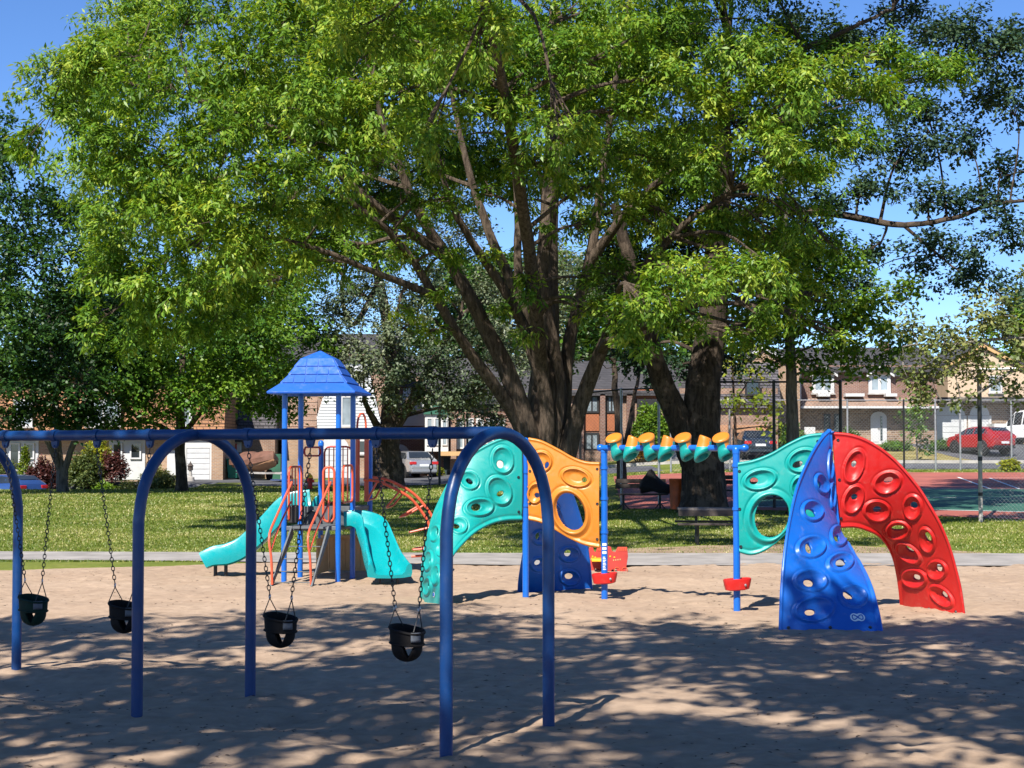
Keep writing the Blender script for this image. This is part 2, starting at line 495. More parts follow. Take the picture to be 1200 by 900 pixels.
ys = np.concatenate([[-300, -120, -60, -35], np.arange(-20, 24, 2.0), np.arange(24, 38, .25), np.arange(38, 110, 1.0), [120, 140, 180, 260, 400, 800, 1600]])
sheet('ground', xs, ys, lambda X, Y: g(X, Y) - .14 * sstep(-.05, .5, in_sand(X, Y)), 'lawn')
_fp = []
_r = np.random.default_rng(77)
for _ in range(260):                      # trails of footprints, some of them crossing
    x0, y0, hd_ = _r.uniform(-9, 9), _r.uniform(8, 29), _r.uniform(0, 6.28)
    for s_ in range(7):
        hd_ += _r.normal() * .18
        x0 += .55 * math.cos(hd_); y0 += .55 * math.sin(hd_)
        sd = .09 * (1 if s_ % 2 else -1)
        _fp.append((x0 - sd * math.sin(hd_), y0 + sd * math.cos(hd_), hd_ + _r.normal() * .15, .10 + .04 * _r.random(), .045 + .015 * _r.random(), .008 + .014 * _r.random()))
def dents(X, Y):
    """footprints with pushed-up rims, hollows scuffed under the swings, sand heaped against the posts"""
    Z = np.zeros_like(np.asarray(X, float))
    xs_, ys_ = X[0], Y[:, 0]
    def local(cx, cy, rad):
        i0, i1 = np.searchsorted(ys_, [cy - rad, cy + rad]); j0, j1 = np.searchsorted(xs_, [cx - rad, cx + rad])
        return slice(i0, i1), slice(j0, j1)
    for cx, cy, a, la, lb, dp in _fp:
        s = local(cx, cy, la * 3)
        dx_, dy_ = X[s] - cx, Y[s] - cy
        u = (dx_ * math.cos(a) + dy_ * math.sin(a)) / la; v = (-dx_ * math.sin(a) + dy_ * math.cos(a)) / lb
        q = u * u + v * v
        Z[s] += -dp * np.exp(-q * 1.1) + dp * .55 * np.exp(-(np.sqrt(q) - 1.5) ** 2 * 5)
    for cx, cy in ((-.75, 12.1), (-1.70, 12.8), (-3.2, 13.7), (-4.2, 14.4)):
        s = local(cx, cy, 1.6); q = ((X[s] - cx) ** 2 + (Y[s] - cy) ** 2) / .3
        Z[s] += -.06 * np.exp(-q)
    for cx, cy in ((-.44, 11.15), (.268, 12.27), (-2.85, 12.77), (-2.17, 13.83), (.19, 23.1), (1.27, 22.9), (2.86, 21.2), (3.4, 18.95), (5.5, 21.2), (-.5, 22.5), (.6, 24.5)):
        s = local(cx, cy, .9); q = ((X[s] - cx) ** 2 + (Y[s] - cy) ** 2)
        Z[s] += .012 * np.exp(-q / .03) * (1 + .5 * np.sin(np.arctan2(Y[s] - cy, X[s] - cx) * 3 + cx))
    return Z
def sand_z(X, Y):
    n = (vnoise(X * 1.1, Y * 1.1, 1) - .5) * .06 + (vnoise(X * 3.7, Y * 3.7, 2) - .5) * .028 + (vnoise(X * 7.5, Y * 7.5, 3) - .5) * .022 + (vnoise(X * 15, Y * 15, 4) - .5) * .014
    n = n + dents(X, Y)
    d = in_sand(X, Y)
    return n * sstep(0, .8, d) - .30 * (1 - sstep(-.35, .12, d)) + .006
xs = np.concatenate([[-32, -26, -20, -16, -13], np.arange(-11, 11.01, .075), [13, 16, 20, 26, 32]])
ys = np.concatenate([np.arange(-17, 6, 1.0), np.arange(6, 14, .05), np.arange(14, 22, .07), np.arange(22, 31.2, .09)])
sheet('sand_pit', xs, ys, sand_z, 'sand')
# park path: a strip sheet between its two edges
def strip(name, xs, near, far, nv, dz, m, kind='structure'):
    X = np.repeat(np.asarray(xs)[None], nv, 0); t = np.linspace(0, 1, nv)[:, None]
    Y = near(X) * (1 - t) + far(X) * t
    Z = g(X, Y) + dz
    v = np.stack([X, Y, Z], -1).reshape(-1, 3); nx = X.shape[1]
    i = np.arange(nx * nv).reshape(nv, nx)
    f = np.stack([i[:-1, :-1], i[:-1, 1:], i[1:, 1:], i[1:, :-1]], -1).reshape(-1, 4)
    return tag(mesh_obj(name, v, f, m, None, True), kind=kind)
pxs = np.arange(-45, 46, .5)
strip('park_path', pxs, path_near, path_far, 6, .018, 'path')
dx = np.linspace(1.6, 9.5, 40)
strip('dirt_patch', dx, lambda x: path_far(x) - .05, lambda x: path_far(x) + 2.9 * np.sin(np.clip((x - 1.6) / 7.9, 0, 1) * math.pi) ** .6 + .4 * (vnoise(x * 2, x * 0, 8) - .5), 6, .010, 'dirt')

def quad_sheet(name, corners, n, m, dz, kind='structure'):
    a, b, c, d = [np.array(k, float) for k in corners]
    u = np.linspace(0, 1, n); U, V = np.meshgrid(u, u)
    xy = (a * ((1 - U) * (1 - V))[..., None] + b * (U * (1 - V))[..., None] + c * (U * V)[..., None] + d * ((1 - U) * V)[..., None])
    Z = g(xy[..., 0], xy[..., 1]) + dz
    v = np.concatenate([xy, Z[..., None]], -1).reshape(-1, 3)
    i = np.arange(n * n).reshape(n, n)
    f = np.stack([i[:-1, :-1], i[:-1, 1:], i[1:, 1:], i[1:, :-1]], -1).reshape(-1, 4)
    o = mesh_obj(name, v, f, m, None, True)
    return tag(o, kind=kind)
quad_sheet('tennis_court', [(3.2, 48), (24, 37.5), (40, 73), (4.5, 74)], 24, 'court_red', .012)
quad_sheet('court_surface', [(6.5, 47.2), (30, 40.3), (40, 56), (7.5, 57.5)], 20, 'court_green', .018)
for k, (a, b) in enumerate([((6.5, 47.2), (30, 40.3)), ((7.5, 57.5), (40, 56)), ((7.0, 52.5), (35, 46.5)), ((16.4, 57.2), (18.2, 68)), ((17.4, 57.2), (19.2, 67)), ((19.2, 67), (30, 67))]):
    a = np.array(a); b = np.array(b); t = (b - a) / np.linalg.norm(b - a); nn = np.array((-t[1], t[0])) * .05
    quad_sheet('court_line', [a - nn, b - nn, b + nn, a + nn], 14, 'court_line', .024)
quad_sheet('street', [(-60, 77.0), (-4, 77.5), (-4, 82.5), (-60, 82)], 20, 'asphalt', .012)
quad_sheet('street', [(-4, 77.5), (60, 78.5), (60, 83), (-4, 82.5)], 20, 'asphalt', .014)
quad_sheet('dry_lawn', [(6, 83.4), (52, 83.9), (56, 97), (6, 97)], 20, 'lawn_dry', .02)
# kerb along the street in front of the right-hand houses: a real step
kb = MB()
for i in range(40):
    x0, x1 = 2 + i * 1.25, 2 + (i + 1) * 1.25
    z0, z1 = gz(x0, 83.3), gz(x1, 83.3)
    y0 = 83.0
    kb.prism([(x0, y0, z0 - .1), (x0, y0 + .35, z0 - .1), (x0, y0 + .35, z0 + .14), (x0, y0, z0 + .14)], (1.246, 0, z1 - z0))
tag(kb.build('kerb', 'concrete'), kind='structure')
for cs in ([(-16.6, 82.2), (-10.6, 82.2), (-10.2, 88), (-16.6, 88)], [(-9.6, 82.2), (-2.2, 82.2), (-2.2, 97), (-9.0, 97)], [(8, 83.3), (13.6, 83.3), (13.6, 93), (8.6, 93)], [(24, 83.35), (36, 83.35), (31, 96), (22.6, 96)]):
    quad_sheet('driveway', cs, 14, 'asphalt', .03)
quad_sheet('planting_bed', [(-29, 82.4), (-17, 82.4), (-17, 85), (-29, 85)], 12, 'dirt', .028)

# grass blades (nobody could count them): one object over the lawn in view
def grass():
    n = 420000
    Y = 30.5 + 52 * rng.random(n) ** 1.55
    X = (rng.random(n) * 2 - 1) * (Y * .325 + .8)
    ok = ~((Y > path_near(X) - .04) & (Y < path_far(X) + .06))
    ok &= in_sand(X, Y) < -.02
    ok &= ~((X > 3.2) & (Y > 47.9 - (X - 3.2) * .505) & (Y < 74))
    dd = (X > 1.7) & (X < 9.3) & (Y < path_far(X) + 2.7) & (rng.random(n) > .18); ok &= ~dd
    ok &= Y < 76.5
    X, Y = X[ok], Y[ok]; n = len(X)
    patch = vnoise(X * .45, Y * .45, 21) * .6 + vnoise(X * 1.7, Y * 1.7, 22) * .4
    keep = rng.random(n) < .35 + .9 * patch
    X, Y, patch = X[keep], Y[keep], patch[keep]; n = len(X)
    h = (.018 + .028 * rng.random(n)) * (1 + (Y - 33) * .012); w = .009 + .010 * rng.random(n) + (Y - 33) * .0006
    a = rng.random(n) * 2 * math.pi
    Z = g(X, Y)
    lx = np.cos(a) * w; ly = np.sin(a) * w
    le = (rng.random((n, 2)) - .5) * (h * 1.3)[:, None]
    v = np.empty((n, 3, 3))
    v[:, 0] = np.stack([X - lx, Y - ly, Z], 1); v[:, 1] = np.stack([X + lx, Y + ly, Z], 1); v[:, 2] = np.stack([X + le[:, 0], Y + le[:, 1], Z + h], 1)
    tint = np.clip(.25 + .55 * (patch - .5) * 1.4 + .35 * rng.random(n), 0, .80)
    fl = rng.random(n) < .07 + .15 * (patch > .58); tint[fl] = .84 + .16 * rng.random(fl.sum())
    f = np.arange(n * 3).reshape(n, 3)
    o = mesh_obj('grass', v.reshape(-1, 3), f, 'grass_blade', tint=np.repeat(tint, 3))
    tag(o, 'short sunlit lawn grass with pale dry tips', 'grass', kind='stuff')
grass()

# ---------------------------------------------------------------- trees
def leaf_mesh(name, C, out, n_per, L, W, droop, m, parent, off, tint_base, spread=.30, tipb=.25, seed=0):
    """C: tuft centres, out: outward direction of each tuft; n_per leaves hang from every tuft"""
    r = np.random.default_rng(seed + 5)
    nT = len(C); n = nT * n_per
    c = np.repeat(C, n_per, 0); o = np.repeat(out, n_per, 0); tb = np.repeat(tint_base, n_per)
    d = r.normal(size=(n, 3)); d[:, 2] *= .6
    d /= np.linalg.norm(d, axis=1)[:, None]
    d = d + o * .55 + np.array((0, 0, -droop))
    d /= np.linalg.norm(d, axis=1)[:, None]
    up = r.normal(size=(n, 3)) * .38 + o * .65 + np.array((0, 0, .70))
    s = np.cross(d, up); s /= np.linalg.norm(s, axis=1)[:, None] + 1e-9
    nn = np.cross(s, d)
    l = L * (.65 + .7 * r.random(n))[:, None]; w = W * (.7 + .6 * r.random(n))[:, None]
    b = c + r.normal(size=(n, 3)) * spread * L + d * (L * .15)
    v = np.empty((n, 4, 3))
    v[:, 0] = b; v[:, 2] = b + d * l
    mid = b + d * l * .42 + nn * w * .22
    v[:, 1] = mid - s * w * .5; v[:, 3] = mid + s * w * .5
    tint = np.clip(tb + (r.random(n) - .5) * .42 + tipb * (r.random(n) < .18), 0, 1)
    f = np.arange(n * 4).reshape(n, 4)
    return mesh_obj(name, v.reshape(-1, 3), f, m, parent, False, off, np.repeat(tint, 4))
def bough_tufts(c, rad, nt, r, flat=.25):
    """tufts gathered into leafy sprays over the skin of a bough, drooping at its rim"""
    ns = max(5, nt // 9)
    d = r.normal(size=(ns, 3)); d /= np.linalg.norm(d, axis=1)[:, None]
    low = (d[:, 2] < -.30) & (r.random(ns) < .7); d[low, 2] *= -1
    q = r.random(ns) ** .34
    lump = 1 + .30 * np.sin(d[:, 0] * 5 + c[0] * 3) * np.sin(d[:, 2] * 6 + c[2] * 2 + d[:, 1] * 4)
    p = c + d * (q * lump)[:, None] * rad
    hor = np.linalg.norm((p - c)[:, :2] / rad[:2], axis=1)
    p[:, 2] -= .25 * rad[2] * hor ** 2
    sr = .20 * min(rad[0], 2.2 * rad[2]) + .10
    k = r.integers(0, ns, nt)
    off = r.normal(size=(nt, 3)) * np.array((sr, sr, sr * .62)) * .62
    out = d[k] + off / sr * .55
    out /= np.linalg.norm(out, axis=1)[:, None]
    P_ = p[k] + off
    P_[:, 2] -= .35 * (off[:, 0] ** 2 + off[:, 1] ** 2) / sr
    return P_, out
def tree(name, label, cat, base, limbs, boughs, leaf, bark, L=.18, W=.085, n_per=9, droop=.5, dens=1.0, tint=.45, tvar=.25, group=None, seed=1, sides=11, twig=True, jit=.10, flat=.25, spread=.35):
    r = np.random.default_rng(seed); random.seed(seed)
    base = np.array(base, float)
    t = thing(name, label, cat, tuple(base), 0, group)
    mb = MB(); nodes = []; nr = []
    for pts, r0, r1 in limbs:
        cc = curve(pts, max(8, int(len(pts) * 7)))
        k = len(cc)
        wob = np.cumsum(r.normal(size=(k, 3)) * .018, 0) * np.linspace(0, 1, k)[:, None]
        cc = cc + wob
        rs = r0 + (r1 - r0) * np.linspace(0, 1, k) ** .8
        if pts is limbs[0][0]: rs[:4] = rs[:4] * np.array((1.45, 1.25, 1.12, 1.04))
        mb.tube(cc, rs, sides, True, jit)
        nodes.append(cc[2:]); nr.append(rs[2:])
    nodes = np.vstack(nodes); nr = np.concatenate(nr)
    allp, alld, allt = [], [], []
    for (c, rad) in boughs:
        c = np.array(c, float); rad = np.array(rad, float)
        area = rad[0] * rad[2] + rad[0] * rad[1] * .5
        nt = int(max(12, 46 * area * dens))
        p, d = bough_tufts(c, rad, nt, r, flat)
        tb = tint + (r.random() - .5) * tvar + r.normal(size=nt) * .12
        allp.append(p); alld.append(d); allt.append(tb)
        if twig:
            dist = np.linalg.norm(nodes - c, axis=1) + np.maximum(0, nodes[:, 2] - c[2]) * .8
            j = int(np.argmin(dist)); a = nodes[j]
            rr = min(nr[j] * .6, .035 + .012 * dist[j])
            mid = (a + c) / 2 + np.array((0, 0, .10 * dist[j])) + r.normal(size=3) * .06 * dist[j]
            cc = curve([a, mid, c], 9)
            mb.tube(cc, np.linspace(rr, rr * .4, 9), 6, False, .08)
            for q in range(5):
                e = p[r.integers(nt)]
                m2 = (c + e) / 2 + r.normal(size=3) * .12
                mb.tube(curve([cc[6], m2, e], 6), np.linspace(rr * .42, .008, 6), 5, False)
    tr = mb.build('trunk', bark, t, base, True, fix=False)
    for pl in tr.data.polygons: pl.use_smooth = True
    C = np.vstack(allp); D = np.vstack(alld); T = np.concatenate(allt)
    leaf_mesh('crown', C, D, n_per, L, W, droop, leaf, t, base, T, spread=spread * 2.2, seed=seed)
    return t
# ---------------------------------------------------------------- arched swing set
A1 = np.array((-.085, 11.71)); A2 = np.array((-2.51, 13.30)); A3 = np.array((-4.90, 14.87))
RAILZ = 2.17
def arch_vec(): return np.array((.346, .545))
sw = thing('swing_frame', 'navy blue arched tube swing frame standing in the shaded sand', 'swing frame', (A2[0], A2[1], 0))
SWO = (A2[0], A2[1], 0)
for k, c in enumerate((A1, A2, A3)):
    h = arch_vec() * (1.0, .98, .96)[k]; L_ = np.linalg.norm(h); pts = []
    for z in (-.25, .4, .9, RAILZ - L_ * 1.02 - .02): pts.append((c[0] - h[0] * 1.02, c[1] - h[1] * 1.02, z))
    for a in np.linspace(10, 170, 17):
        ca, sa = math.cos(R(a)), math.sin(R(a))
        pts.append((c[0] - h[0] * ca, c[1] - h[1] * ca, RAILZ - L_ + L_ * sa))
    for z in (RAILZ - L_ * 1.02 - .02, .9, .4, -.25): pts.append((c[0] + h[0] * 1.02, c[1] + h[1] * 1.02, z))
    MB().tube(pts, .0445, 20).build('arch_leg', 'blue_paint', sw, SWO, True)
    b = MB()
    for s in (-1, 1):
        b.tube([(c[0] + s * h[0] * 1.02, c[1] + s * h[1] * 1.02, -.02), (c[0] + s * h[0] * 1.02, c[1] + s * h[1] * 1.02, .016)], .075, 14)
def rail_pt(px):
    k = (px - 600) / F
    for a, b in ((A1, A2), (A2, A3)):
        d = b - a
        t = (k * a[1] - a[0]) / (d[0] - k * d[1])
        if -.05 <= t <= 1.0 or (b is A3): return a + d * t, d / np.linalg.norm(d)
for a, b in ((A1, A2), (A2, A3)):
    MB().tube([(a[0], a[1], RAILZ), ((a[0] + b[0]) / 2, (a[1] + b[1]) / 2, RAILZ), (b[0], b[1], RAILZ)], .0435, 20).build('top_rail', 'blue_paint', sw, SWO, True)

def link_mb(mb, p, d, side, L=.046, w=.0125, r=.0040):
    """one chain link centred on p along d"""
    pts = []
    for i in range(10):
        a = 2 * math.pi * i / 10
        pts.append(p + d * (math.cos(a) * L * .5) + side * (math.sin(a) * w))
    pts.append(pts[0]); pts.append(pts[1])
    mb.tube(pts, r, 5, False)
def chain(parent, off, a, b):
    a = Vector(a); b = Vector(b); d = (b - a); n = int(d.length / .036); d.normalize()
    s1 = d.orthogonal().normalized(); s2 = d.cross(s1); mb = MB()
    for i in range(n):
        link_mb(mb, a + (b - a) * ((i + .5) / n), d, s1 if i % 2 else s2)
    return mb.build('chain', 'chain', parent, off, True, fix=False)
CR = np.array((math.cos(R(33.2)), math.sin(R(33.2))))     # camera-right in the seat's own axes
SK = .86
def seat_mesh(parent, m, off3=.012):
    nth, nt = 112, 56
    v = np.zeros((nt + 1, nth, 3))
    for i in range(nt + 1):
        t = i / nt
        if t < .46: a, b, = .150 - .012 * t, .118 - .01 * t
        else:
            q = (t - .46) / .54; k = max(0.02, (1 - q ** 2.6)) ** .5
            a, b = .133 * k, .108 * k
        for j in range(nth):
            th = 2 * math.pi * j / nth
            cs, sn = math.cos(th), math.sin(th)
            x = a * math.copysign(abs(cs) ** .8, cs); y = b * math.copysign(abs(sn) ** .8, sn)
            z = .27 * (1 - t) + (1 - t) ** 2 * .030 * (math.cos(th - R(165)))
            v[i, j] = (x * SK, y * SK, z * SK)
    keep = []
    for i in range(nt):
        for j in range(nth):
            k = (j + 1) % nth; c = (v[i, j] + v[i, k] + v[i + 1, j] + v[i + 1, k]) / 4
            xo = c[0] * CR[0] + c[1] * CR[1] - off3; t = (i + .5) / nt
            vis = abs(-c[0] * CR[1] + c[1] * CR[0]) > .03
            if .44 < t < .90 and abs(xo) < .050 * (1 - (t - .44) / .46) ** .8 and vis: continue
            keep.append((i * nth + j, (i + 1) * nth + j, (i + 1) * nth + k, i * nth + k))
    o = mesh_obj('seat', v.reshape(-1, 3), keep, m, parent, True)
    md = o.modifiers.new("thick", 'SOLIDIFY'); md.thickness = .016; md.offset = -1
    # thicker rolled rim
    rim = [tuple(v[0, j]) for j in range(nth)] + [tuple(v[0, 0]), tuple(v[0, 1])]
    MB().tube(rim, .011, 7, False).build('rim', m, o, None, True, fix=False)
    band = []
    for j in range(nth + 1):
        q = v[int(nt * .44), j % nth]; band.append((q[0] * 1.02, q[1] * 1.02, q[2]))
    MB().tube(band, .008, 6, False).build('seam', m, o, None, True, fix=False)
    return o
def bucket_swing(hl, hr, seat_px, seat_py, m, label, tagm=True, off3=.012):
    pa, d = rail_pt(hl); pb, _ = rail_pt(hr); mid = (pa + pb) / 2
    Y = mid[1]; p = P(seat_px, seat_py, Y)
    base = (p[0], p[1] - .02, p[2])
    rz = math.atan2(-d[1], -d[0])
    t = thing('bucket_swing', label, 'swing', base, rz, 'bucket swings hanging from the blue frame')
    inv = Matrix.Rotation(-rz, 4, 'Z')
    def loc(q): return inv @ (Vector(q) - Vector(base))
    s = seat_mesh(t, m, off3)
    for sgn, hp in ((-1, pa), (1, pb)):
        ring = Vector((sgn * .110, 0, .40))
        top = loc((hp[0], hp[1], RAILZ - .115))
        chain(t, None, top, ring)
        mb = MB(); link_mb(mb, ring + Vector((0, 0, -.012)), Vector((0, 0, 1)), Vector((.84, -.54, 0)), .036, .018, .005)
        mb.build('ring', 'ring_metal', t, None, True, fix=False)
        for e in (-1, 1):
            MB().tube([ring + Vector((0, 0, -.025)), Vector((sgn * (.132 if e < 0 else .100), e * .085, .262 + (.022 if sgn < 0 else 0))) * SK], .0042, 6).build('bail_wire', 'chain', t, None, True)
    if tagm:
        # moulded grey maker's patch on the upper right of the seat front
        ang = R(-22); mb = MB(); vs = []
        for i in range(6):
            for j in range(5):
                th = R(-48) + i * R(8.5); tt = .05 + j * .075
                cs, sn = math.cos(th), math.sin(th)
                vs.append((.157 * SK * abs(cs) ** .8, -.125 * SK * abs(sn) ** .8, .27 * SK * (1 - tt)))
        mb.add(vs, [(i * 5 + j, (i + 1) * 5 + j, (i + 1) * 5 + j + 1, i * 5 + j + 1) for i in range(5) for j in range(4)])
        o = mb.build('label_patch', 'tag_grey', t, None, True); md = o.modifiers.new("thick", 'SOLIDIFY'); md.thickness = .004
    # hangers on the rail belong to the frame
    for hp in (pa, pb):
        q = Vector((hp[0], hp[1], RAILZ)); ax = Vector((d[0], d[1], 0))
        mb = MB(); mb.tube([q - ax * .03, q + ax * .03], .051, 16)
        side = Vector((-d[1], d[0], 0))
        mb.prism([q + ax * .045 + side * -.012 + Vector((0, 0, -.03)), q - ax * .045 + side * -.012 + Vector((0, 0, -.03)), q - ax * .030 + side * -.012 + Vector((0, 0, -.085)), q - ax * .012 + side * -.012 + Vector((0, 0, -.105)), q + ax * .012 + side * -.012 + Vector((0, 0, -.105)), q + ax * .030 + side * -.012 + Vector((0, 0, -.085))], side * .024)
        mb.tube([q + side * -.022 + Vector((0, 0, -.088)), q + side * .022 + Vector((0, 0, -.088))], .008, 8)
        mb.build('chain_hanger', 'blue_paint', sw, SWO, True)
    return t
bucket_swing(7, 65, 39.5, 733, 'green_rubber', 'dark green bucket swing hanging at the far left end of the frame', off3=0.0)
bucket_swing(114, 176, 146, 742, 'rubber', 'black bucket swing partly hidden by the arch leg, left of the middle arch', off3=0.016)
bucket_swing(291, 364, 329, 759, 'rubber', 'black bucket swing hanging in front of the play tower ladder')
bucket_swing(441, 507, 477, 775, 'rubber', 'black bucket swing nearest the camera, hanging in front of the teal slide')

# ---------------------------------------------------------------- climbing structure: posts, curved panels, pod bar
PA = (-0.0 + (616 - 600) * 23.1 / F, 23.1); PB = ((708 - 600) * 22.9 / F, 22.9)
PC = ((862.5 - 600) * 21.2 / F, 21.2); PD = ((966.5 - 600) * 21.0 / F, 21.0)
CLO = (1.9, 22.0, 0)
cl = thing('climbing_structure', 'rock wall climber of curved teal orange blue and red plastic panels on blue posts', 'climbing frame', CLO)
def post(p, top, m='post_blue', r=.0445, parent=cl, off=CLO, ball=False):
    o = MB().tube([(p[0], p[1], -.3), (p[0], p[1], 1.0), (p[0], p[1], top)], r, 22).build('post', m, parent, off, True)
    b = MB(); T = Matrix.Translation((p[0], p[1], top))
    b.lathe([(r * 1.12, -.05), (r * 1.14, 0), (r * 1.0, .022), (r * .6, .042), (0, .05)], 18, T)
    b.build('post_cap', m, o, off, True)
    return o
for p, z in ((PA, 2.17), (PB, 2.06), (PC, 2.05), (PD, 2.22)): post(p, z)

def panel(label, outer, oY, inner, iY, holes, m, thick=.032, NU=180, NV=110, bolts=(), flip=False, mark=None, crown=.035, name='climbing_panel', ring=None):
    """curved moulded panel between an outer and an inner edge; holes: (ring cx,cy,rx,ry,rot,  hole cx,cy,rx,ry)"""
    def edge(pts, Ys, n):
        Ys = np.interp(np.linspace(0, 1, len(pts)), np.linspace(0, 1, len(Ys)), Ys)
        return curve([P(a, b, y) for (a, b), y in zip(pts, Ys)], n)
    O = edge(outer, oY, NU); I = edge(inner, iY, NU)
    V = np.linspace(0, 1, NV)[None, :, None]
    S = O[:, None] * (1 - V) + I[:, None] * V
    def normals(S):
        du = np.gradient(S, axis=0); dv = np.gradient(S, axis=1)
        n = np.cross(du, dv); return n / (np.linalg.norm(n, axis=2, keepdims=True) + 1e-9)
    n = normals(S)
    view = S - np.array((0, 0, CAMZ))
    if np.mean(np.sum(n * view, 2)) > 0: n = -n
    if flip: n = -n
    vv = V[..., 0]
    S = S + n * (crown * 4 * vv * (1 - vv))[..., None]
    px, py = proj(S)
    disp = np.zeros(px.shape); rem = np.zeros(px.shape, bool); hd = np.full(px.shape, 9.0)
    w = np.linalg.norm(O - I, axis=1)[:, None]
    for e in (vv * w, (1 - vv) * w):
        disp = np.maximum(disp, .020 * np.exp(-((e - .022) / .018) ** 2))
        disp += -.008 * np.exp(-((e - .065) / .014) ** 2)
    for hcfg in holes:
        cx, cy, rx, ry, rot, hx, hy, hrx, hry = hcfg[:9]
        ca, sa = math.cos(R(rot)), math.sin(R(rot))
        ux = ((px - cx) * ca + (py - cy) * sa) / rx; uy = (-(px - cx) * sa + (py - cy) * ca) / ry
        d = np.sqrt(ux * ux + uy * uy)
        rs = 1.0 / 90 * (rx + ry) / 2
        ef = sstep(.01, .07, np.minimum(vv * w, (1 - vv) * w))
        bead = (.027 * np.exp(-((d - .90) / .085) ** 2) - .012 * np.exp(-((d - 1.10) / .055) ** 2)) * ef
        dish = (-.028 * min(1.0, (rx + ry) / 26) * sstep(.82, .40, d) if hrx < rx * .6 else -.03 * sstep(.85, .72, d)) * ef
        disp = np.where(d < 1.45, disp * sstep(.95, 1.4, d) + bead + dish, disp)
        if hrx > 0:
            vx = ((px - hx) * ca + (py - hy) * sa) / hrx; vy = (-(px - hx) * sa + (py - hy) * ca) / hry
            dh = np.sqrt(vx * vx + vy * vy); hd = np.minimum(hd, dh)
    S = S + n * disp[..., None]
    idx = np.arange(NU * NV).reshape(NU, NV)
    quads = np.stack([idx[:-1, :-1], idx[1:, :-1], idx[1:, 1:], idx[:-1, 1:]], -1).reshape(-1, 4)
    hc = (hd[:-1, :-1] + hd[1:, :-1] + hd[1:, 1:] + hd[:-1, 1:]) / 4
    kp = (hc > 1.0).reshape(-1)
    # snap the rim of every hole to its ellipse
    gu = np.gradient(hd, axis=0); gv = np.gradient(hd, axis=1); gg = gu * gu + gv * gv + 1e-9
    near = np.zeros(NU * NV, int); near[quads[kp].ravel()] |= 1; near[quads[~kp].ravel()] |= 2
    rimv = (near == 3).reshape(NU, NV)
    k = np.clip((1.0 - hd) / gg, -2, 2)
    dU = np.gradient(S, axis=0); dV = np.gradient(S, axis=1)
    S = np.where(rimv[..., None], S + dU * np.clip(k * gu, -.9, .9)[..., None] + dV * np.clip(k * gv, -.9, .9)[..., None], S)
    used = np.unique(quads[kp]); remap = np.full(NU * NV, -1); remap[used] = np.arange(len(used))
    q = remap[quads[kp]]
    a = S.reshape(-1, 3)[q[0] if False else quads[kp][0]]
    fn = np.cross(a[1] - a[0], a[2] - a[1])
    nn = n.reshape(-1, 3)[quads[kp][0][0]]
    if np.dot(fn, nn) < 0: q = q[:, ::-1].copy()
    o = mesh_obj(name, S.reshape(-1, 3)[used], q, m, cl, True, CLO)
    if label: o['label'] = label
    md = o.modifiers.new("thick", 'SOLIDIFY'); md.thickness = thick; md.offset = -1; md.use_rim = True
    def at(bx, by):
        j = np.argmin(((px - bx) ** 2 + (py - by) ** 2).ravel())
        return S.reshape(-1, 3)[j], n.reshape(-1, 3)[j]
    for bx, by in bolts:
        p, nn = at(bx, by)
        T = Matrix.Translation(Vector(p)) @ Vector(nn).to_track_quat('Z', 'Y').to_matrix().to_4x4()
        MB().lathe([(.020, -.005), (.020, .004), (.014, .012), (.008, .0125), (0, .008)], 12, T).build('bolt', 'bolt', o, CLO, True)
    if mark:
        bx, by, w_, h_ = mark
        p, nn = at(bx, by); p = np.array(p) + nn * .004
        T = Matrix.Translation(Vector(p)) @ Vector(nn).to_track_quat('Z', 'Y').to_matrix().to_4x4()
        mb = MB()
        for sx in (-1, 1): mb.lathe([(h_ * .62, 0), (h_ * .62, .002), (0, .0025)], 20, T @ Matrix.Translation((sx * w_ * .42, 0, 0)) @ Matrix.Diagonal((1.0, 1, 1, 1)))
        mb.box((-w_ * .45, -h_ * .52, -.001), (w_ * .45, h_ * .52, .0022), T)
        lg = mb.build('maker_emblem', 'white_print', o, CLO, False)
        mb = MB(); c = [T @ Vector((w_ * .75 * math.sin(a * 2 * math.pi), h_ * .36 * math.sin(a * 4 * math.pi), .0034)) for a in np.linspace(0, 1, 33)]
        mb.tube(c, h_ * .075, 5, False)
        mb.build('emblem_loop', 'blue_plastic', o, CLO, True, fix=False)
    return o

# left teal arch, from the post at left down to the sand
panel('curved teal panel arching down to the sand behind the swing arch', 
      [(611.5, 512.5), (600, 511.5), (582, 515), (557, 528), (541, 542), (530, 556), (518, 579), (508, 602), (501, 628), (496, 653), (494, 679), (494, 704)], [23.05, 23.0, 22.97, 22.95, 23.05, 23.2],
      [(611.5, 609.5), (592, 610.5), (575, 615), (557, 625), (541, 640), (530, 654), (523, 669), (518.5, 689), (517, 717)], [23.05, 22.85, 22.4, 22.0, 21.85],
      [(589, 539, 13, 16.5, -8, 586.5, 544, 4.2, 4.8), (550, 563, 12, 10.5, 35, 550, 563.5, 4.8, 2.8), (585, 575, 14, 18, -28, 586.8, 578.5, 4.3, 3.1), (561.8, 594.5, 17, 10.5, -6, 558.8, 593.8, 6, 4.1),
       (538, 616, 10, 10, 0, 534, 616, 4.6, 2.8), (510, 625, 5.5, 10, 12, 512, 623, 2.2, 5), (518, 644, 6, 9, 15, 520, 644, 2, 4), (502, 657, 5, 12, 8, 503, 658, 1.8, 4), (511, 674, 4.6, 12, 6, 512, 672, 1.6, 4), (501, 687, 4.5, 11, 6, 501.5, 686, 1.6, 4)],
      'teal', bolts=[(608, 519.5), (608, 559.5), (608, 600)], mark=(508.5, 697, .05, .055))
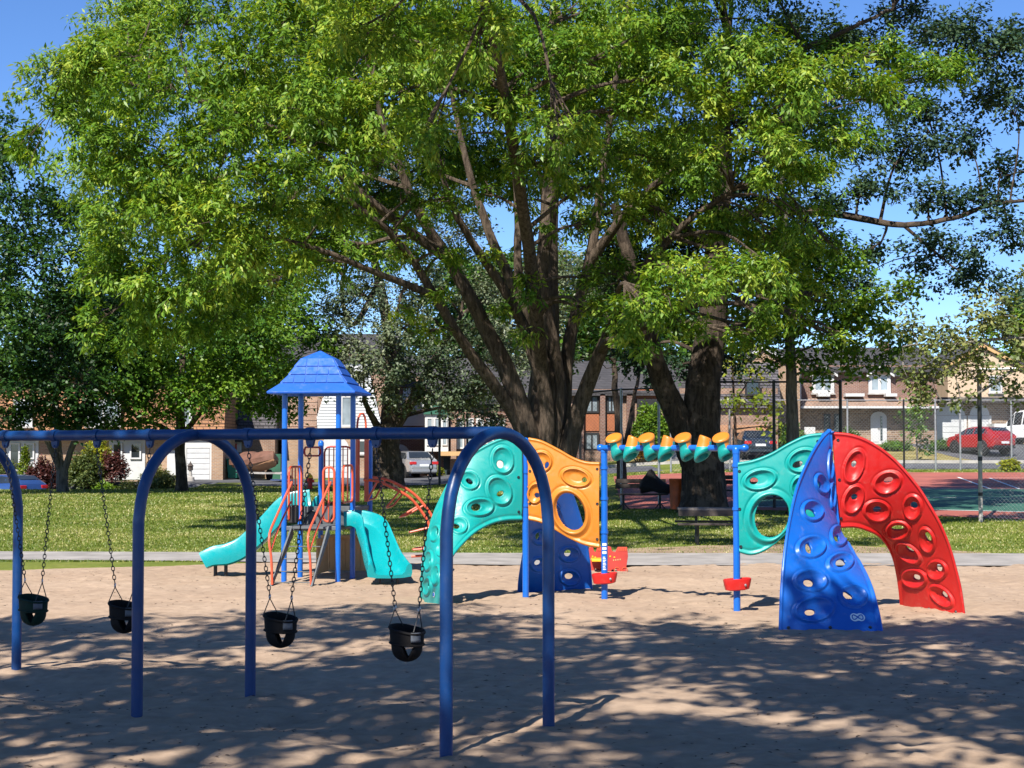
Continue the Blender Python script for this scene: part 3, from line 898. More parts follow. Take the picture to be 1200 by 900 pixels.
# orange panel between the two left posts
panel('wavy orange panel with a big oval window between two blue posts', 
      [(619.5, 512.5), (635, 516), (655, 526), (672, 535.5), (687, 540.5), (702.5, 541.5)], [23.05, 22.85],
      [(619.5, 609.5), (634, 613), (650, 621), (667, 631), (685, 639), (702.5, 642.5)], [23.05, 22.85],
      [(668, 600, 21.5, 29, -22, 668.5, 599.5, 15.5, 22.5), (675, 559.5, 18, 11, 14, 684.5, 562.5, 3.2, 3.0), (634, 541, 13, 12.5, 20, 640.5, 545, 2.6, 4), (627.5, 578, 9, 12.5, 12, 629, 580.5, 3.4, 2.9)],
      'orange', crown=.05, bolts=[(621, 552), (621, 590), (700, 550), (700, 590), (700, 632)])
# navy panel behind the orange one, running away from the camera
panel('blue panel twisting down to the sand behind the orange panel', 
      [(617.5, 515), (634, 522), (655, 545), (674, 585), (686, 625), (692, 660), (695, 698)], [23.2, 23.6, 24.1, 24.45, 24.6],
      [(618.5, 606), (619, 612), (618, 620), (614.5, 638), (610, 660), (607, 680), (606, 700)], [23.2, 23.4, 23.6, 23.9, 24.2],
      [(667, 649.5, 12, 9.5, 0, 666.5, 649, 4.4, 4), (667.5, 677, 12, 9.5, 10, 667.5, 676, 5, 3.6), (632, 661, 11, 9, 0, 631, 660.5, 3.8, 3.4), (633, 630, 10, 9, 0, 631.5, 629, 3, 4.5), (648, 600, 9, 10, 0, 648, 600, 3, 4)],
      'blue_plastic')
# right teal panel with a round window
panel('wavy teal panel with a round window between two blue posts at right', 
      [(864.5, 542), (883, 538.5), (903.6, 530.5), (923.8, 519), (944, 509.8), (963.5, 507)], [21.15, 21.05],
      [(866.5, 648), (880.5, 650.8), (895, 646.5), (909, 637), (922, 625.5), (940, 616), (963.5, 612)], [21.15, 21.05],
      [(902, 606, 27, 31, 14, 904.5, 605, 19.5, 25), (890.6, 562, 20, 12, -12, 883.5, 563.7, 5, 3.8), (940.5, 539.7, 18.5, 13.5, -22, 934.8, 544.3, 6.4, 3.6), (936, 571, 9, 13, 10, 937, 572, 3, 4)],
      'teal', crown=.05, bolts=[(866.6, 552), (867, 597), (868, 641), (958, 517)])
# red arch running down to the right
panel('red arched panel covered in oval grips, running down to the right', 
      [(975, 506.2), (993, 507.5), (1011, 512.5), (1029, 522), (1047, 535.5), (1062, 551), (1077.6, 570), (1090, 589.5), (1103, 612.5), (1113.5, 638), (1121, 664), (1127.5, 692), (1132, 726)], [20.95, 20.85, 20.7, 20.7],
      [(983, 619), (1001, 618.5), (1016, 622.5), (1029, 629), (1039, 640.5), (1046, 655), (1050.5, 674), (1053.5, 694), (1055, 712)], [20.95, 21.2, 21.7, 22.0],
      [(1001, 546.3, 11.5, 21, 20, 1001.2, 544, 3.0, 3.8), (1040, 565.5, 17.5, 13, -22, 1041, 563.4, 5.4, 3.3), (1000, 585.2, 11.5, 18, 22, 1002, 582.7, 3.6, 3.6), (1027.5, 598.7, 16, 12.6, 5, 1028.8, 597.7, 4.6, 3.6), (1069.5, 594.6, 11.5, 15, 0, 1070, 593, 4.3, 4.1),
       (1051.8, 621.5, 15, 11, -5, 1052, 620.3, 7, 3.1), (1086.3, 633, 9.2, 15.5, -16, 1086.3, 630, 3.6, 5.8), (1064, 648, 18, 9.5, 36, 1064.8, 644.2, 5.8, 3.0), (1098, 668.2, 12.2, 11.6, 0, 1098.6, 666.2, 3.8, 4.6), (1071.5, 678, 15.2, 11.2, 10, 1072, 677.5, 4.7, 3.3), (1103.3, 698.7, 17.5, 9.3, 42, 1104.6, 697, 4.6, 3.0)],
      'red', bolts=[(981.5, 516), (983.7, 562), (985.3, 608), (1089, 713), (1120, 717)])
# blue arch running towards the camera
panel('blue arched panel with oval grips, twisting forward to the sand', 
      [(970, 502.5), (960, 514), (947, 536), (933, 569), (924, 606), (918, 644), (914, 689), (912, 744)], [20.92, 20.7, 20.2, 19.7, 19.3, 19.05, 18.95],
      [(973, 509), (978, 560), (983, 612), (994, 636), (1011, 664), (1022, 686), (1030, 714), (1036, 744)], [20.92, 20.9, 20.7, 20.3, 19.7, 19.3, 18.97],
      [(963, 567, 7.5, 12.5, -22, 961.7, 567.5, 2.1, 4.5), (952, 598.6, 13, 12, 30, 952.2, 600, 6.2, 4.6), (982.5, 628, 9.5, 12.5, -10, 982.5, 629.5, 3.2, 3.8), (950.8, 641, 17.5, 13, -14, 949.7, 641.4, 3.9, 6), (984.7, 659, 16, 11, -14, 986.7, 658, 6, 4.4),
       (950, 680.5, 20, 13, 4, 949, 682, 6.2, 4.6), (1000.5, 698.6, 16.5, 13, 10, 994.4, 697, 7, 3.6), (954, 714, 24, 15, -8, 950, 717, 6.3, 3.6), (973, 545, 3.2, 18, 0, 973, 545, 0, 0), (975.5, 580, 3, 16, 0, 975, 580, 0, 0)],
      'blue_plastic', bolts=[(924, 735), (973, 735), (1020, 735)], mark=(1005, 724, .085, .085), NU=210, NV=130)

# pod bar between the middle posts
b0 = Vector((PB[0] - .05, PB[1] + .02, 2.075)); b1 = Vector((PC[0] + .10, PC[1] - .06, 2.07))
MB().tube([b0, (b0 + b1) / 2, b1], .040, 18).build('pod_bar', 'post_blue', cl, CLO, True)
for b in (b0, b1):
    MB().lathe([(.0, -.052), (.03, -.046), (.05, -.02), (.05, .02), (.03, .046), (0, .052)], 16, Matrix.Translation(b) @ Matrix.Rotation(R(90), 4, 'Y')).build('bar_end_cap', 'post_blue', cl, CLO, True)
def pod(i, px, odd):
    t = (px - 708) / (863 - 708)
    c = b0.lerp(b1, t * .94 + .035)
    # a hollow moulded grip: flat orange head, slight waist, flaring teal cup whose mouth is cut towards the climber
    if odd: prof = [(.0, .150), (.060, .152), (.092, .148), (.106, .138), (.109, .122), (.104, .106), (.096, .092), (.089, .078), (.084, .062), (.081, .045), (.080, .030), (.080, .015), (.081, .0), (.083, -.015), (.086, -.03), (.089, -.05), (.091, -.07), (.090, -.090), (.086, -.108), (.078, -.124), (.064, -.122), (.060, -.09), (.056, -.04), (.045, .03), (.0, .05)]
    else: prof = [(.0, .140), (.040, .142), (.062, .140), (.072, .132), (.076, .120), (.079, .106), (.082, .092), (.085, .078), (.088, .062), (.091, .045), (.094, .030), (.097, .015), (.101, .0), (.105, -.015), (.108, -.03), (.111, -.05), (.112, -.07), (.110, -.090), (.104, -.108), (.094, -.124), (.078, -.122), (.072, -.09), (.066, -.04), (.05, .03), (.0, .05)]
    n = 40; vs = []; loc_ = []
    for r, z in prof:
        for j in range(n):
            a = 2 * math.pi * j / n; x, y = r * math.cos(a), r * math.sin(a)
            wb = float(sstep(.02, -.10, z)); wt = float(sstep(.05, .13, z))
            zz = z + wb * (-.55 * y + .42 * x) + wt * ((.46 * y + .30 * x) if odd else (.02 * y - .38 * x))
            xx = x + (-.30 * z if odd else .16 * z)
            loc_.append((x, y, z)); vs.append(c + Vector((xx * 1.03, y, zz * 1.03 + .004)))
    fo, ft = [], []
    for i in range(len(prof) - 1):
        for j in range(n):
            k = (j + 1) % n; f = (i * n + j, (i + 1) * n + j, (i + 1) * n + k, i * n + k)
            cx = sum(loc_[q][0] for q in f) / 4; cy = sum(loc_[q][1] for q in f) / 4; cz = sum(loc_[q][2] for q in f) / 4
            ang = math.degrees(math.atan2(cy, cx)); tng = abs(ang - (-45 if odd else -125)) < (34 if odd else 70)
            (fo if i < 13 and cz > ((-.02 if odd else .018) if tng else .086) else ft).append(f)
    def sub(name, fs, m, par):
        used = sorted({q for f in fs for q in f}); mp = {q: i for i, q in enumerate(used)}
        o = mesh_obj(name, [vs[q] for q in used], [tuple(mp[q] for q in f) for f in fs], m, par, True, CLO); smooth_angle(o, 60); return o
    root = sub('grip_pod', ft, 'teal', cl); sub('pod_head', fo, 'orange', root)
for i, px in enumerate((722, 741, 761, 782, 803, 823, 845)): pod(i, px, i % 2 == 0)
# red moulded foot steps on the two middle posts
def step(p, zc, tilt):
    T = Matrix.Translation((p[0], p[1] - .03, zc)) @ Matrix.Rotation(tilt, 4, 'Z')
    vs = []; n = 22; prof = [(.55, -.075), (.86, -.06), (.93, -.01), (1.0, .05), (1.0, .068), (.93, .074), (.80, .062), (.0, .058)]
    for s, z in prof:
        for j in range(n):
            a = 2 * math.pi * j / n; ca, sa = math.cos(a), math.sin(a)
            x = .175 * s * math.copysign(abs(ca) ** .55, ca); y = .12 * s * math.copysign(abs(sa) ** .6, sa)
            vs.append(T @ Vector((x, y, z + .012 * (x / .175))))
    fs = [(i * n + j, i * n + (j + 1) % n, (i + 1) * n + (j + 1) % n, (i + 1) * n + j) for i in range(len(prof) - 1) for j in range(n)]
    fs.append(tuple(range(n - 1, -1, -1)))
    o = mesh_obj('foot_step', vs, fs, 'red', cl, True, CLO); smooth_angle(o, 50)
    for sx in (.09, ):
        MB().lathe([(.016, 0), (.016, .006), (0, .010)], 12, T @ Matrix.Translation((sx, -.118, 0)) @ Matrix.Rotation(R(90), 4, 'X')).build('bolt', 'ring_metal', o, CLO, True)
step(PB, .29, R(-8)); step(PC, .345, R(0))
# clamps and printed safety label on the posts
for p, zs in ((PA, (1.74, 1.28)), (PB, (1.80, 1.38, .92)), (PC, (1.85, 1.3))):
    for z in zs: MB().tube([(p[0], p[1], z - .018), (p[0], p[1], z + .018)], .055, 18).build('post_clamp', 'post_blue', cl, CLO, True)
lab = MB()
rr = .0465
def lab_patch(z0, z1, a0, a1):
    vs = []
    for z in (z0, z1):
        for a in np.linspace(a0, a1, 7): vs.append((PB[0] + rr * math.sin(a), PB[1] - rr * math.cos(a), z))
    lab.add(vs, [(i, i + 1, i + 8, i + 7) for i in range(6)])
for k in range(3): lab_patch(.735 - k * .055, .770 - k * .055, -.7, .6)
for k in range(9): lab_patch(.575 - k * .021, .585 - k * .021, -.55, .15 + .3 * ((k * 7) % 3) / 2)
lab.build('safety_label', 'white_print', cl, CLO)

# ---------------------------------------------------------------- play tower
TO = (-3.05, 26.6, 0)
tw = thing('play_tower', 'play tower with a blue shingled roof, coral rails, grey ladder and teal slides', 'play tower', TO)
pA, pC, pB_, pD, pE, pF = (-3.55, 26.0), (-2.71, 26.0), (-3.40, 26.8), (-2.56, 26.8), (-3.2, 27.9), (-2.37, 27.8)
for p in (pA, pC, pB_, pD): MB().tube([(p[0], p[1], -.3), (p[0], p[1], 1.5), (p[0], p[1], 2.97)], .043, 16).build('post', 'post_blue', tw, TO, True)
for p in (pE, pF): post(p, 2.16, r=.043, parent=tw, off=TO)
Z1, Z2 = .86, 1.13
rc = Vector((-3.045, 26.40, 0)); rot = Matrix.Rotation(R(-5.5), 4, 'Z')
lev = [(3.62, .012), (3.485, .262), (3.35, .345), (3.22, .420), (3.085, .525), (2.95, .70)]
def rp(x, y, z): return rc + (rot @ Vector((x, y, 0))) + Vector((0, 0, z))
mb = MB(); vs = []
for z, h in lev: vs += [rp(-h, -h, z), rp(h, -h, z), rp(h, h, z), rp(-h, h, z)]
vs += [rp(-.69, -.69, 2.915), rp(.69, -.69, 2.915), rp(.69, .69, 2.915), rp(-.69, .69, 2.915)]
z, h = 3.05, .47
vs += [rp(-h, -h, z), rp(h, -h, z), rp(h, h, z), rp(-h, h, z)]
nl = len(lev) + 2
mb.add(vs, [(i * 4 + j, i * 4 + (j + 1) % 4, (i + 1) * 4 + (j + 1) % 4, (i + 1) * 4 + j) for i in range(nl - 1) for j in range(4)] + [(0, 1, 2, 3), tuple(nl * 4 - 4 + j for j in range(4))])
roof = mb.build('roof', 'roof_blue', tw, TO, bevel=.012)
for side in range(4):
    Rs = Matrix.Rotation(R(90 * side), 4, 'Z')
    for c in range(1, 4):
        (z1, h1), (z0, h0) = lev[c], lev[c + 1]
        n = (3, 4, 5)[c - 1]; w0 = (h1 * 2 - .05) / (n - .5 + .01)
        cuts = [-h1 + .02] + [-h1 + .02 + w0 * (k + (.5 if c % 2 else 1.0)) for k in range(n)]
        cuts = [q for q in cuts if q < h1 - .06] + [h1 - .02]
        for u0, u1 in zip(cuts[:-1], cuts[1:]):
            gap = .006
            def pt(u, f, o):
                z = z0 + (z1 - z0) * f; h = h0 + (h1 - h0) * f
                uu = u * (h / h1) if abs(u) > h1 - .03 else u
                q = Rs @ Vector((uu, -h - o, 0)); return rp(q.x, q.y, z + o * .5)
            f0, f1 = .05, .97
            mb = MB()
            P8 = [pt(u0 + gap, f0, .014), pt(u1 - gap, f0, .014), pt(u1 - gap, f1, .004), pt(u0 + gap, f1, .004), pt(u0 + gap, f0, -.006), pt(u1 - gap, f0, -.006), pt(u1 - gap, f1, -.006), pt(u0 + gap, f1, -.006)]
            mb.add(P8, [(0, 1, 2, 3), (7, 6, 5, 4), (0, 4, 5, 1), (1, 5, 6, 2), (2, 6, 7, 3), (3, 7, 4, 0)])
            mb.build('shingle', 'roof_blue', roof, TO)
# decks
def deck(c, z, name='deck'):
    poly = [(x, y, z - .07) for x, y in c]
    return MB().prism(poly, (0, 0, .07)).build(name, 'deck_grey', tw, TO, bevel=.012)
deck([(pA[0] + .0, pA[1] - .02), (pC[0], pC[1] - .02), (pD[0], pD[1]), (pB_[0], pB_[1])], Z1)
deck([(pB_[0], pB_[1] + .01), (pD[0], pD[1] + .01), (pF[0], pF[1]), (pE[0], pE[1])], Z2)
mb = MB(); mb.prism([(pB_[0] + .05, pB_[1] - .01, Z1), (pD[0] - .05, pD[1] - .01, Z1), (pD[0] - .05, pD[1] - .01, Z2 + .01), (pB_[0] + .05, pB_[1] - .01, Z2 + .01)], (0, .018, 0))
riser = mb.build('deck_riser', 'deck_grey', tw, TO, bevel=.004)
for cx in (-3.2, -2.78):
    pts = [(cx + .11 * math.cos(a) * 1.2, pB_[1] - .05, Z1 + .02 + .19 * math.sin(a)) for a in np.linspace(0, math.pi, 11)]
    MB().tube(pts, .016, 8).build('step_loop', 'black_steel', riser, TO, True)
MB().box((-3.48, 26.02, .9), (-3.36, 26.30, 1.18)).build('hinge_box', 'plastic_black', tw, TO, bevel=.02)
# tan shop panel below the decks
mb = MB(); q0 = Vector((-3.13, 27.55, 0)); q1 = Vector((-2.36, 27.45, 0))
mb.prism([(q0.x, q0.y, .06), (q1.x, q1.y, .06), (q1.x, q1.y, .61), (q0.x, q0.y, .61)], (0, .04, 0))
sp = mb.build('play_counter', 'tan', tw, TO, bevel=.012)
d = (q1 - q0)
for k in range(6):
    a = q0 + d * (k / 6 + .01); b = q0 + d * ((k + 1) / 6 - .012)
    MB().prism([(a.x, a.y - .012, .10), (b.x, b.y - .012, .10), (b.x, b.y - .012, .56), (a.x, a.y - .012, .56)], (0, .014, 0)).build('slat', 'tan', sp, TO, bevel=.004)
MB().prism([(q0.x - .02, q0.y - .08, .60), (q1.x + .02, q1.y - .08, .60), (q1.x + .02, q1.y - .08, .65), (q0.x - .02, q0.y - .08, .65)], (0, .16, 0)).build('counter_top', 'tan', sp, TO, bevel=.012)
mb = MB(); mb.prism([(-2.50, 27.3, .62), (-2.36, 27.3, .62), (-2.36, 27.3, 1.05), (-2.50, 27.3, 1.05)], (0, .03, 0)); mb.build('side_panel', 'tan', tw, TO, bevel=.01)
mb = MB(); mb.prism([(-3.16, 26.9, .05), (-3.05, 27.45, .05), (-3.05, 27.45, .62), (-3.16, 26.9, .62)], (.03, 0, 0)); mb.build('side_panel', 'tan', tw, TO, bevel=.01)
# ladder
lb = Vector((-3.32, 25.12, .0)); lt = Vector((-3.13, 26.0, Z1 - .01)); ls = Vector((.98, -.11, 0)) * .30
lad = MB()
for s in (-1, 1):
    a = lb + ls * s; b = lt + ls * s * .92
    w = Vector((0, -.05, .05)); th = Vector((.030, 0, 0)) * 1
    lad.prism([a + Vector((0, .13, 0)), a - Vector((0, .03, 0)), b + Vector((0, -.16, .02)), b + Vector((0, -.0, -.12))], th * s)
ladder = lad.build('ladder', 'deck_grey', tw, TO, bevel=.006)
for k in range(5):
    f = (.06, .24, .45, .66, .98)[k]
    a = lb.lerp(lt, f) - ls * (1 - .08 * f); b = lb.lerp(lt, f) + ls * (1 - .08 * f)
    if k < 4: MB().tube([a, b], .0075, 8).build('rung', 'deck_grey', ladder, TO, True)
    else:
        dd = Vector((0, -.16, -.012))
        MB().prism([a, b, b + dd, a + dd], (0, 0, .035)).build('rung', 'deck_grey', ladder, TO, bevel=.006)
def rail(pts, r=.019, m='coral', name='hand_rail', par=tw, n=18):
    return MB().tube(curve(pts, n), r, 10).build(name, m, par, TO, True)
for dx, YY in ((0, 0), (45.5, 0)):
    a = rail([P(319 + dx, 685, 25.15), P(318 + dx, 655, 25.15), P(315.5 + dx, 628, 25.2), P(325 + dx, 603, 25.55), P(342 + dx, 565, 25.96)])
    rail([P(317.5 + dx, 645, 25.16), P(328 + dx, 615, 25.6), P(341 + dx, 588, 25.97)], .015, 'coral', 'lower_rail', a, 10)
def loop(a, b, z0, z1, bars=2, m='coral', r=.019, name='guard_rail', rc_=.10):
    """rounded tube frame in the vertical plane from a to b with upright bars"""
    a = Vector((a[0], a[1], 0)); b = Vector((b[0], b[1], 0)); d = (b - a).normalized(); L = (b - a).length
    pts = []
    rr = min(rc_, L * .45)
    for cx, cz, s in ((rr, z0 + rr, 180), (L - rr, z0 + rr, 270), (L - rr, z1 - rr, 0), (rr, z1 - rr, 90)):
        for q in (0, 30, 60, 90): pts.append(a + d * (cx + rr * math.cos(R(s + q))) + Vector((0, 0, cz + rr * math.sin(R(s + q)))))
    pts.append(pts[0]); pts.append(pts[1])
    o = MB().tube(pts, r, 10, False).build(name, m, tw, TO, True)
    for k in range(bars):
        q = a + d * (L * (k + 1) / (bars + 1))
        MB().tube([q + Vector((0, 0, z0)), q + Vector((0, 0, z1))], r * .6, 8).build('bar', m, o, TO, True)
    return o
loop((pA[0] + .07, pA[1] + .0), (pB_[0] + .02, pB_[1] - .06), .93, 1.78, 3)
loop((-2.94, 25.97), (pC[0] - .06, 25.97), .93, 1.78, 1)
loop((pC[0] + .07, pC[1] + .02), (pD[0] - .0, pD[1] - .06), 1.22, 1.80, 1)
loop((pE[0] + .06, pE[1]), (pF[0] - .3, pF[1] + .04), 1.16, 2.10, 5, 'dark_red', .016)  # rear rails in darker red instead of coral: their shade put into the colour
loop((pB_[0] + .05, pB_[1] + .06), (pE[0], pE[1] - .08), 1.95, 2.09, 0, 'dark_red', .016)  # same shade-darkened red in place of coral
mb = MB()
for xa, xb in ((417, 421.5), (427, 432)):
    a = P(xa, 502, 27.4); b = P(xb, 588, 27.4)
    MB().box((a[0], 27.38, b[2]), (b[0], 27.42, a[2])).build('entry_panel', 'coral', tw, TO, bevel=.01)
hp = [P(418.5, 545, 27.35), P(418.5, 510, 27.35), P(419, 495, 27.4), P(421, 487, 27.45), P(424, 484, 27.5), P(427, 487, 27.55), P(428.5, 495, 27.6), P(429, 510, 27.6), P(429, 545, 27.6)]
rail(hp, .019, 'coral', 'entry_hoop', tw, 26)
# slides
def slide(name, path, widths, up=None, wall=.24, m='teal_slide', lipskirt=.0):
    pts = curve(path, 40); n = len(pts)
    ws = np.interp(np.linspace(0, 1, n), np.linspace(0, 1, len(widths)), widths)
    wl = np.interp(np.linspace(0, 1, n), [0, .12, .8, 1], [wall, wall, wall, wall * .85])
    prof = [(-1.12, -.12), (-1.16, .25), (-1.12, .92), (-1.04, 1.02), (-.94, .98), (-.86, .80), (-.78, .28), (-.62, .06), (0, 0), (.62, .06), (.78, .28), (.86, .80), (.94, .98), (1.04, 1.02), (1.12, .92), (1.16, .25), (1.12, -.12), (.7, -.24), (0, -.28), (-.7, -.24)]
    vs = []
    for i in range(n):
        t = pts[min(i + 1, n - 1)] - pts[max(i - 1, 0)]; t /= np.linalg.norm(t)
        s = np.cross(t, (0, 0, 1)); s /= np.linalg.norm(s); u = np.cross(s, t)
        for a, b in prof: vs.append(pts[i] + s * a * ws[i] * .5 + u * b * wl[i])
    k = len(prof)
    fs = [(i * k + j, i * k + (j + 1) % k, (i + 1) * k + (j + 1) % k, (i + 1) * k + j) for i in range(n - 1) for j in range(k)]
    fs += [tuple(range(k)), tuple((n - 1) * k + j for j in range(k - 1, -1, -1))]
    mbx = MB(); mbx.add(vs, fs); o = mbx.build(name, m, tw, TO, True)
    return o
sl = slide('slide', [(-3.32, 27.38, 1.12), (-3.62, 27.38, 1.06), (-3.95, 27.36, .72), (-4.30, 27.34, .40), (-4.60, 27.31, .25), (-4.86, 27.28, .22), (-4.98, 27.27, .17)], [.44, .46, .48, .50], wall=.27)
for x in (-4.83, -4.66):
    MB().tube([(x, 27.2, -.2), (x, 27.2, .2)], .03, 10).build('slide_leg', 'black_steel', sl, TO, True)
# moulded hood plate over the slide's entrance
MB().prism([P(365, 612, 27.05), P(374, 608, 27.05), P(374, 580, 27.05), P(369, 582, 27.05), P(364, 592, 27.05)], (0, .05, 0)).build('hood', 'teal_slide', sl, TO, bevel=.015)
sr = slide('slide', [(-2.62, 26.42, .88), (-2.45, 26.40, .88), (-2.26, 26.30, .80), (-2.12, 26.08, .56), (-2.00, 25.80, .30), (-1.90, 25.55, .17), (-1.86, 25.40, .14)], [.42, .44, .46, .52, .60], wall=.20)
sr['label'] = 'short curved teal slide at the right of the tower'; sl['label'] = 'long wavy teal slide running down to the left'
for x in (-2.02, -1.75): MB().tube([(x, 25.55, -.2), (x, 25.55, .12)], .022, 10).build('slide_leg', 'black_steel', sr, TO, True)
# arched coral climber at the right of the tower
ar1 = [P(426, 562, 27.3), P(443, 564, 27.35), P(461, 572, 27.4), P(480, 583, 27.45), P(493, 598, 27.5), P(503, 615, 27.5), P(508, 640, 27.5), P(510, 675, 27.5)]
ar2 = [P(436, 559, 27.85), P(450, 561, 27.9), P(465, 567, 27.95), P(484, 578, 28.0), P(498, 593, 28.0), P(508, 609, 28.0), P(514, 636, 28.0), P(516, 672, 28.0)]
arch = MB()
c1, c2 = curve(ar1, 40), curve(ar2, 40)
arch.tube(c1, .024, 10); arch.tube(c2, .024, 10)
ac = arch.build('arch_climber', 'coral', tw, TO, True)
for i in (4, 11, 18, 25, 31):
    a, b = c1[i], c2[i]
    t = c1[i + 1] - c1[i - 1]; t /= np.linalg.norm(t)
    nrm = np.array((-abs(t[2]) - .25, 0, -abs(t[0]) * 1.0)); nrm /= np.linalg.norm(nrm)
    L_ = .36
    MB().tube([a, a + nrm * L_ * .93, a + nrm * L_ + (b - a) * .12, b + nrm * L_ - (b - a) * .12, b + nrm * L_ * .93, b], .017, 8).build('rung', 'coral', ac, TO, True)
MB().tube([P(482, 652, 27.6), P(497, 651, 27.6), P(512, 652, 27.6)], .022, 8).build('foot_bar', 'coral', ac, TO, True)

# ---------------------------------------------------------------- red castle seesaw panel toy on the path's edge
ct = thing('spring_rider', 'red castle shaped spring rider with yellow footboard, half hidden by the blue post', 'spring rider', (P(713, 676, 28.0)[0], 28.0, 0))
CO = tuple(ct.location)
def castle(Y, sx, w):
    out = [(0, 672), (0, 655), (-3, 652), (-3, 642), (2, 640), (5, 641), (6.5, 646), (10, 647), (13, 641), (24, 641), (25, 652), (22, 672), (18, 676), (14, 671), (10, 666), (6, 668), (4, 672)]
    pts = [P(sx + a * w, b, Y) for a, b in out]
    o = MB().prism(pts, (0, .03, 0)).build('side_panel', 'dark_red', ct, CO, bevel=.006)
    for ex, ey in ((4, 652), (9, 653)):
        p = P(sx + ex * w, ey, Y - .005)
        MB().lathe([(.014, -.003), (.014, .002), (0, .003)], 10, Matrix.Translation(Vector(p)) @ Matrix.Rotation(R(90), 4, 'X')).build('eye_dot', 'yellow', o, CO)
    for k in range(4):
        p = P(sx + (8 + k * 2.6) * w, 656.5 - k * .3, Y - .006)
        MB().box((p[0] - .009, p[1], p[2] - .012), (p[0] + .009, p[1] + .006, p[2] + .012)).build('tooth', 'tan', o, CO)
    for k in range(4):
        p = P(sx + (14.2 + k * 2.7) * w, 643.3, Y - .008)
        MB().box((p[0] - .013, p[1], p[2] - .03), (p[0] + .013, p[1] + .012, p[2] + .03)).build('battlement', 'coral', o, CO)
    for hx in (12, 21):
        p = P(sx + hx * w, 668, Y - .006)
        pts = [(p[0] + .045 * math.cos(a), p[1], p[2] + .045 * math.sin(a)) for a in np.linspace(0, 2 * math.pi, 15)]
        MB().tube(pts, .008, 6, False).build('wheel_ring', 'coral', o, CO, True, fix=False)
castle(27.9, 711, 1.0); castle(28.45, 692, .62)
a = P(693, 656, 28.15); b = P(712, 656, 28.15)
MB().box((a[0], 27.95, a[2] - .02), (b[0], 28.4, a[2] + .02)).build('footboard', 'yellow', ct, CO, bevel=.008)
sp_ = [(CO[0] + .05 + .07 * math.cos(k * .7), 28.2 + .07 * math.sin(k * .7), .0 + k * .0055) for k in range(40)]
MB().tube(sp_, .013, 7).build('spring', 'black_steel', ct, CO, True)
# ---------------------------------------------------------------- trees (each with its own limbs and boughs)
def bl(lst):
    """boughs read as (px, py, Y, half-width px, half-height px) -> centre and radii in metres"""
    out = []
    for (px, py, Y, rx, ry) in lst:
        s = Y / F; out.append((P(px, py, Y), (rx * s, max(rx, ry) * s * .85, ry * s)))
    return out
def lim(lst): return [P(a, b, y) for a, b, y in lst]
# --- the big multi-stemmed maple in the middle
MBASE = (.95, 44.0, gz(.95, 44))
mz = MBASE[2]
maple_limbs = [
    ([(.95, 44, mz - .3)] + lim([(632, 560, 44), (634, 500, 44), (640, 430, 44), (642, 350, 44.3), (646, 240, 44.6), (650, 120, 45), (655, 10, 45.5)]), .66, .09),
    (lim([(625, 590, 43.8), (612, 510, 43.6), (585, 462, 43.0), (545, 405, 42.2), (505, 345, 41.4), (462, 285, 40.6), (415, 245, 39.8), (360, 215, 39)]), .27, .05),
    (lim([(628, 580, 43.7), (618, 505, 43.5), (592, 430, 43.2), (555, 360, 42.8), (520, 300, 42.4), (488, 245, 42), (455, 170, 41.5), (430, 80, 41)]), .38, .06),
    (lim([(634, 560, 43.8), (640, 480, 43.5), (620, 400, 43.0), (585, 335, 42.5), (550, 285, 42), (520, 225, 41.4), (505, 150, 41)]), .29, .05),
    (lim([(640, 560, 44), (646, 470, 44), (628, 390, 44), (596, 325, 44), (568, 255, 44), (545, 170, 44), (530, 60, 44)]), .29, .05),
    (lim([(642, 470, 44), (610, 360, 44.6), (607, 250, 45), (600, 130, 45.4)]), .22, .06),
    (lim([(650, 560, 44.2), (660, 480, 44.3), (668, 400, 44.4), (690, 310, 44.2), (706, 210, 44), (722, 100, 43.8), (735, 0, 43.5)]), .29, .05),
    (lim([(645, 540, 44), (656, 455, 43.8), (640, 330, 43.2), (655, 230, 42.6), (668, 130, 42)]), .26, .06),
    (lim([(655, 575, 44), (672, 500, 43.8), (692, 440, 43.4), (716, 385, 42.8), (750, 320, 42), (800, 265, 41.2), (850, 225, 40.6)]), .34, .06),
    ([(.8, 43.8, 3.6), (.4, 40.5, 7.0), (-.3, 35.5, 10.2), (-.8, 30, 11.6), (-1.0, 26.5, 12.2)], .24, .05),  # limb added to carry the overhead boughs that shade the lawn
    (lim([(690, 310, 44.2), (740, 240, 43), (800, 190, 42), (880, 150, 41)]), .18, .05),
    (lim([(520, 300, 42.4), (440, 240, 41), (350, 170, 40), (250, 130, 39), (150, 110, 38.5), (60, 90, 38)]), .16, .04),
    (lim([(505, 345, 41.4), (420, 310, 40), (330, 280, 39), (240, 270, 38.5)]), .12, .04),
]
maple_limbs = [(p_, r0 * .86, r1 * .85) for p_, r0, r1 in maple_limbs]
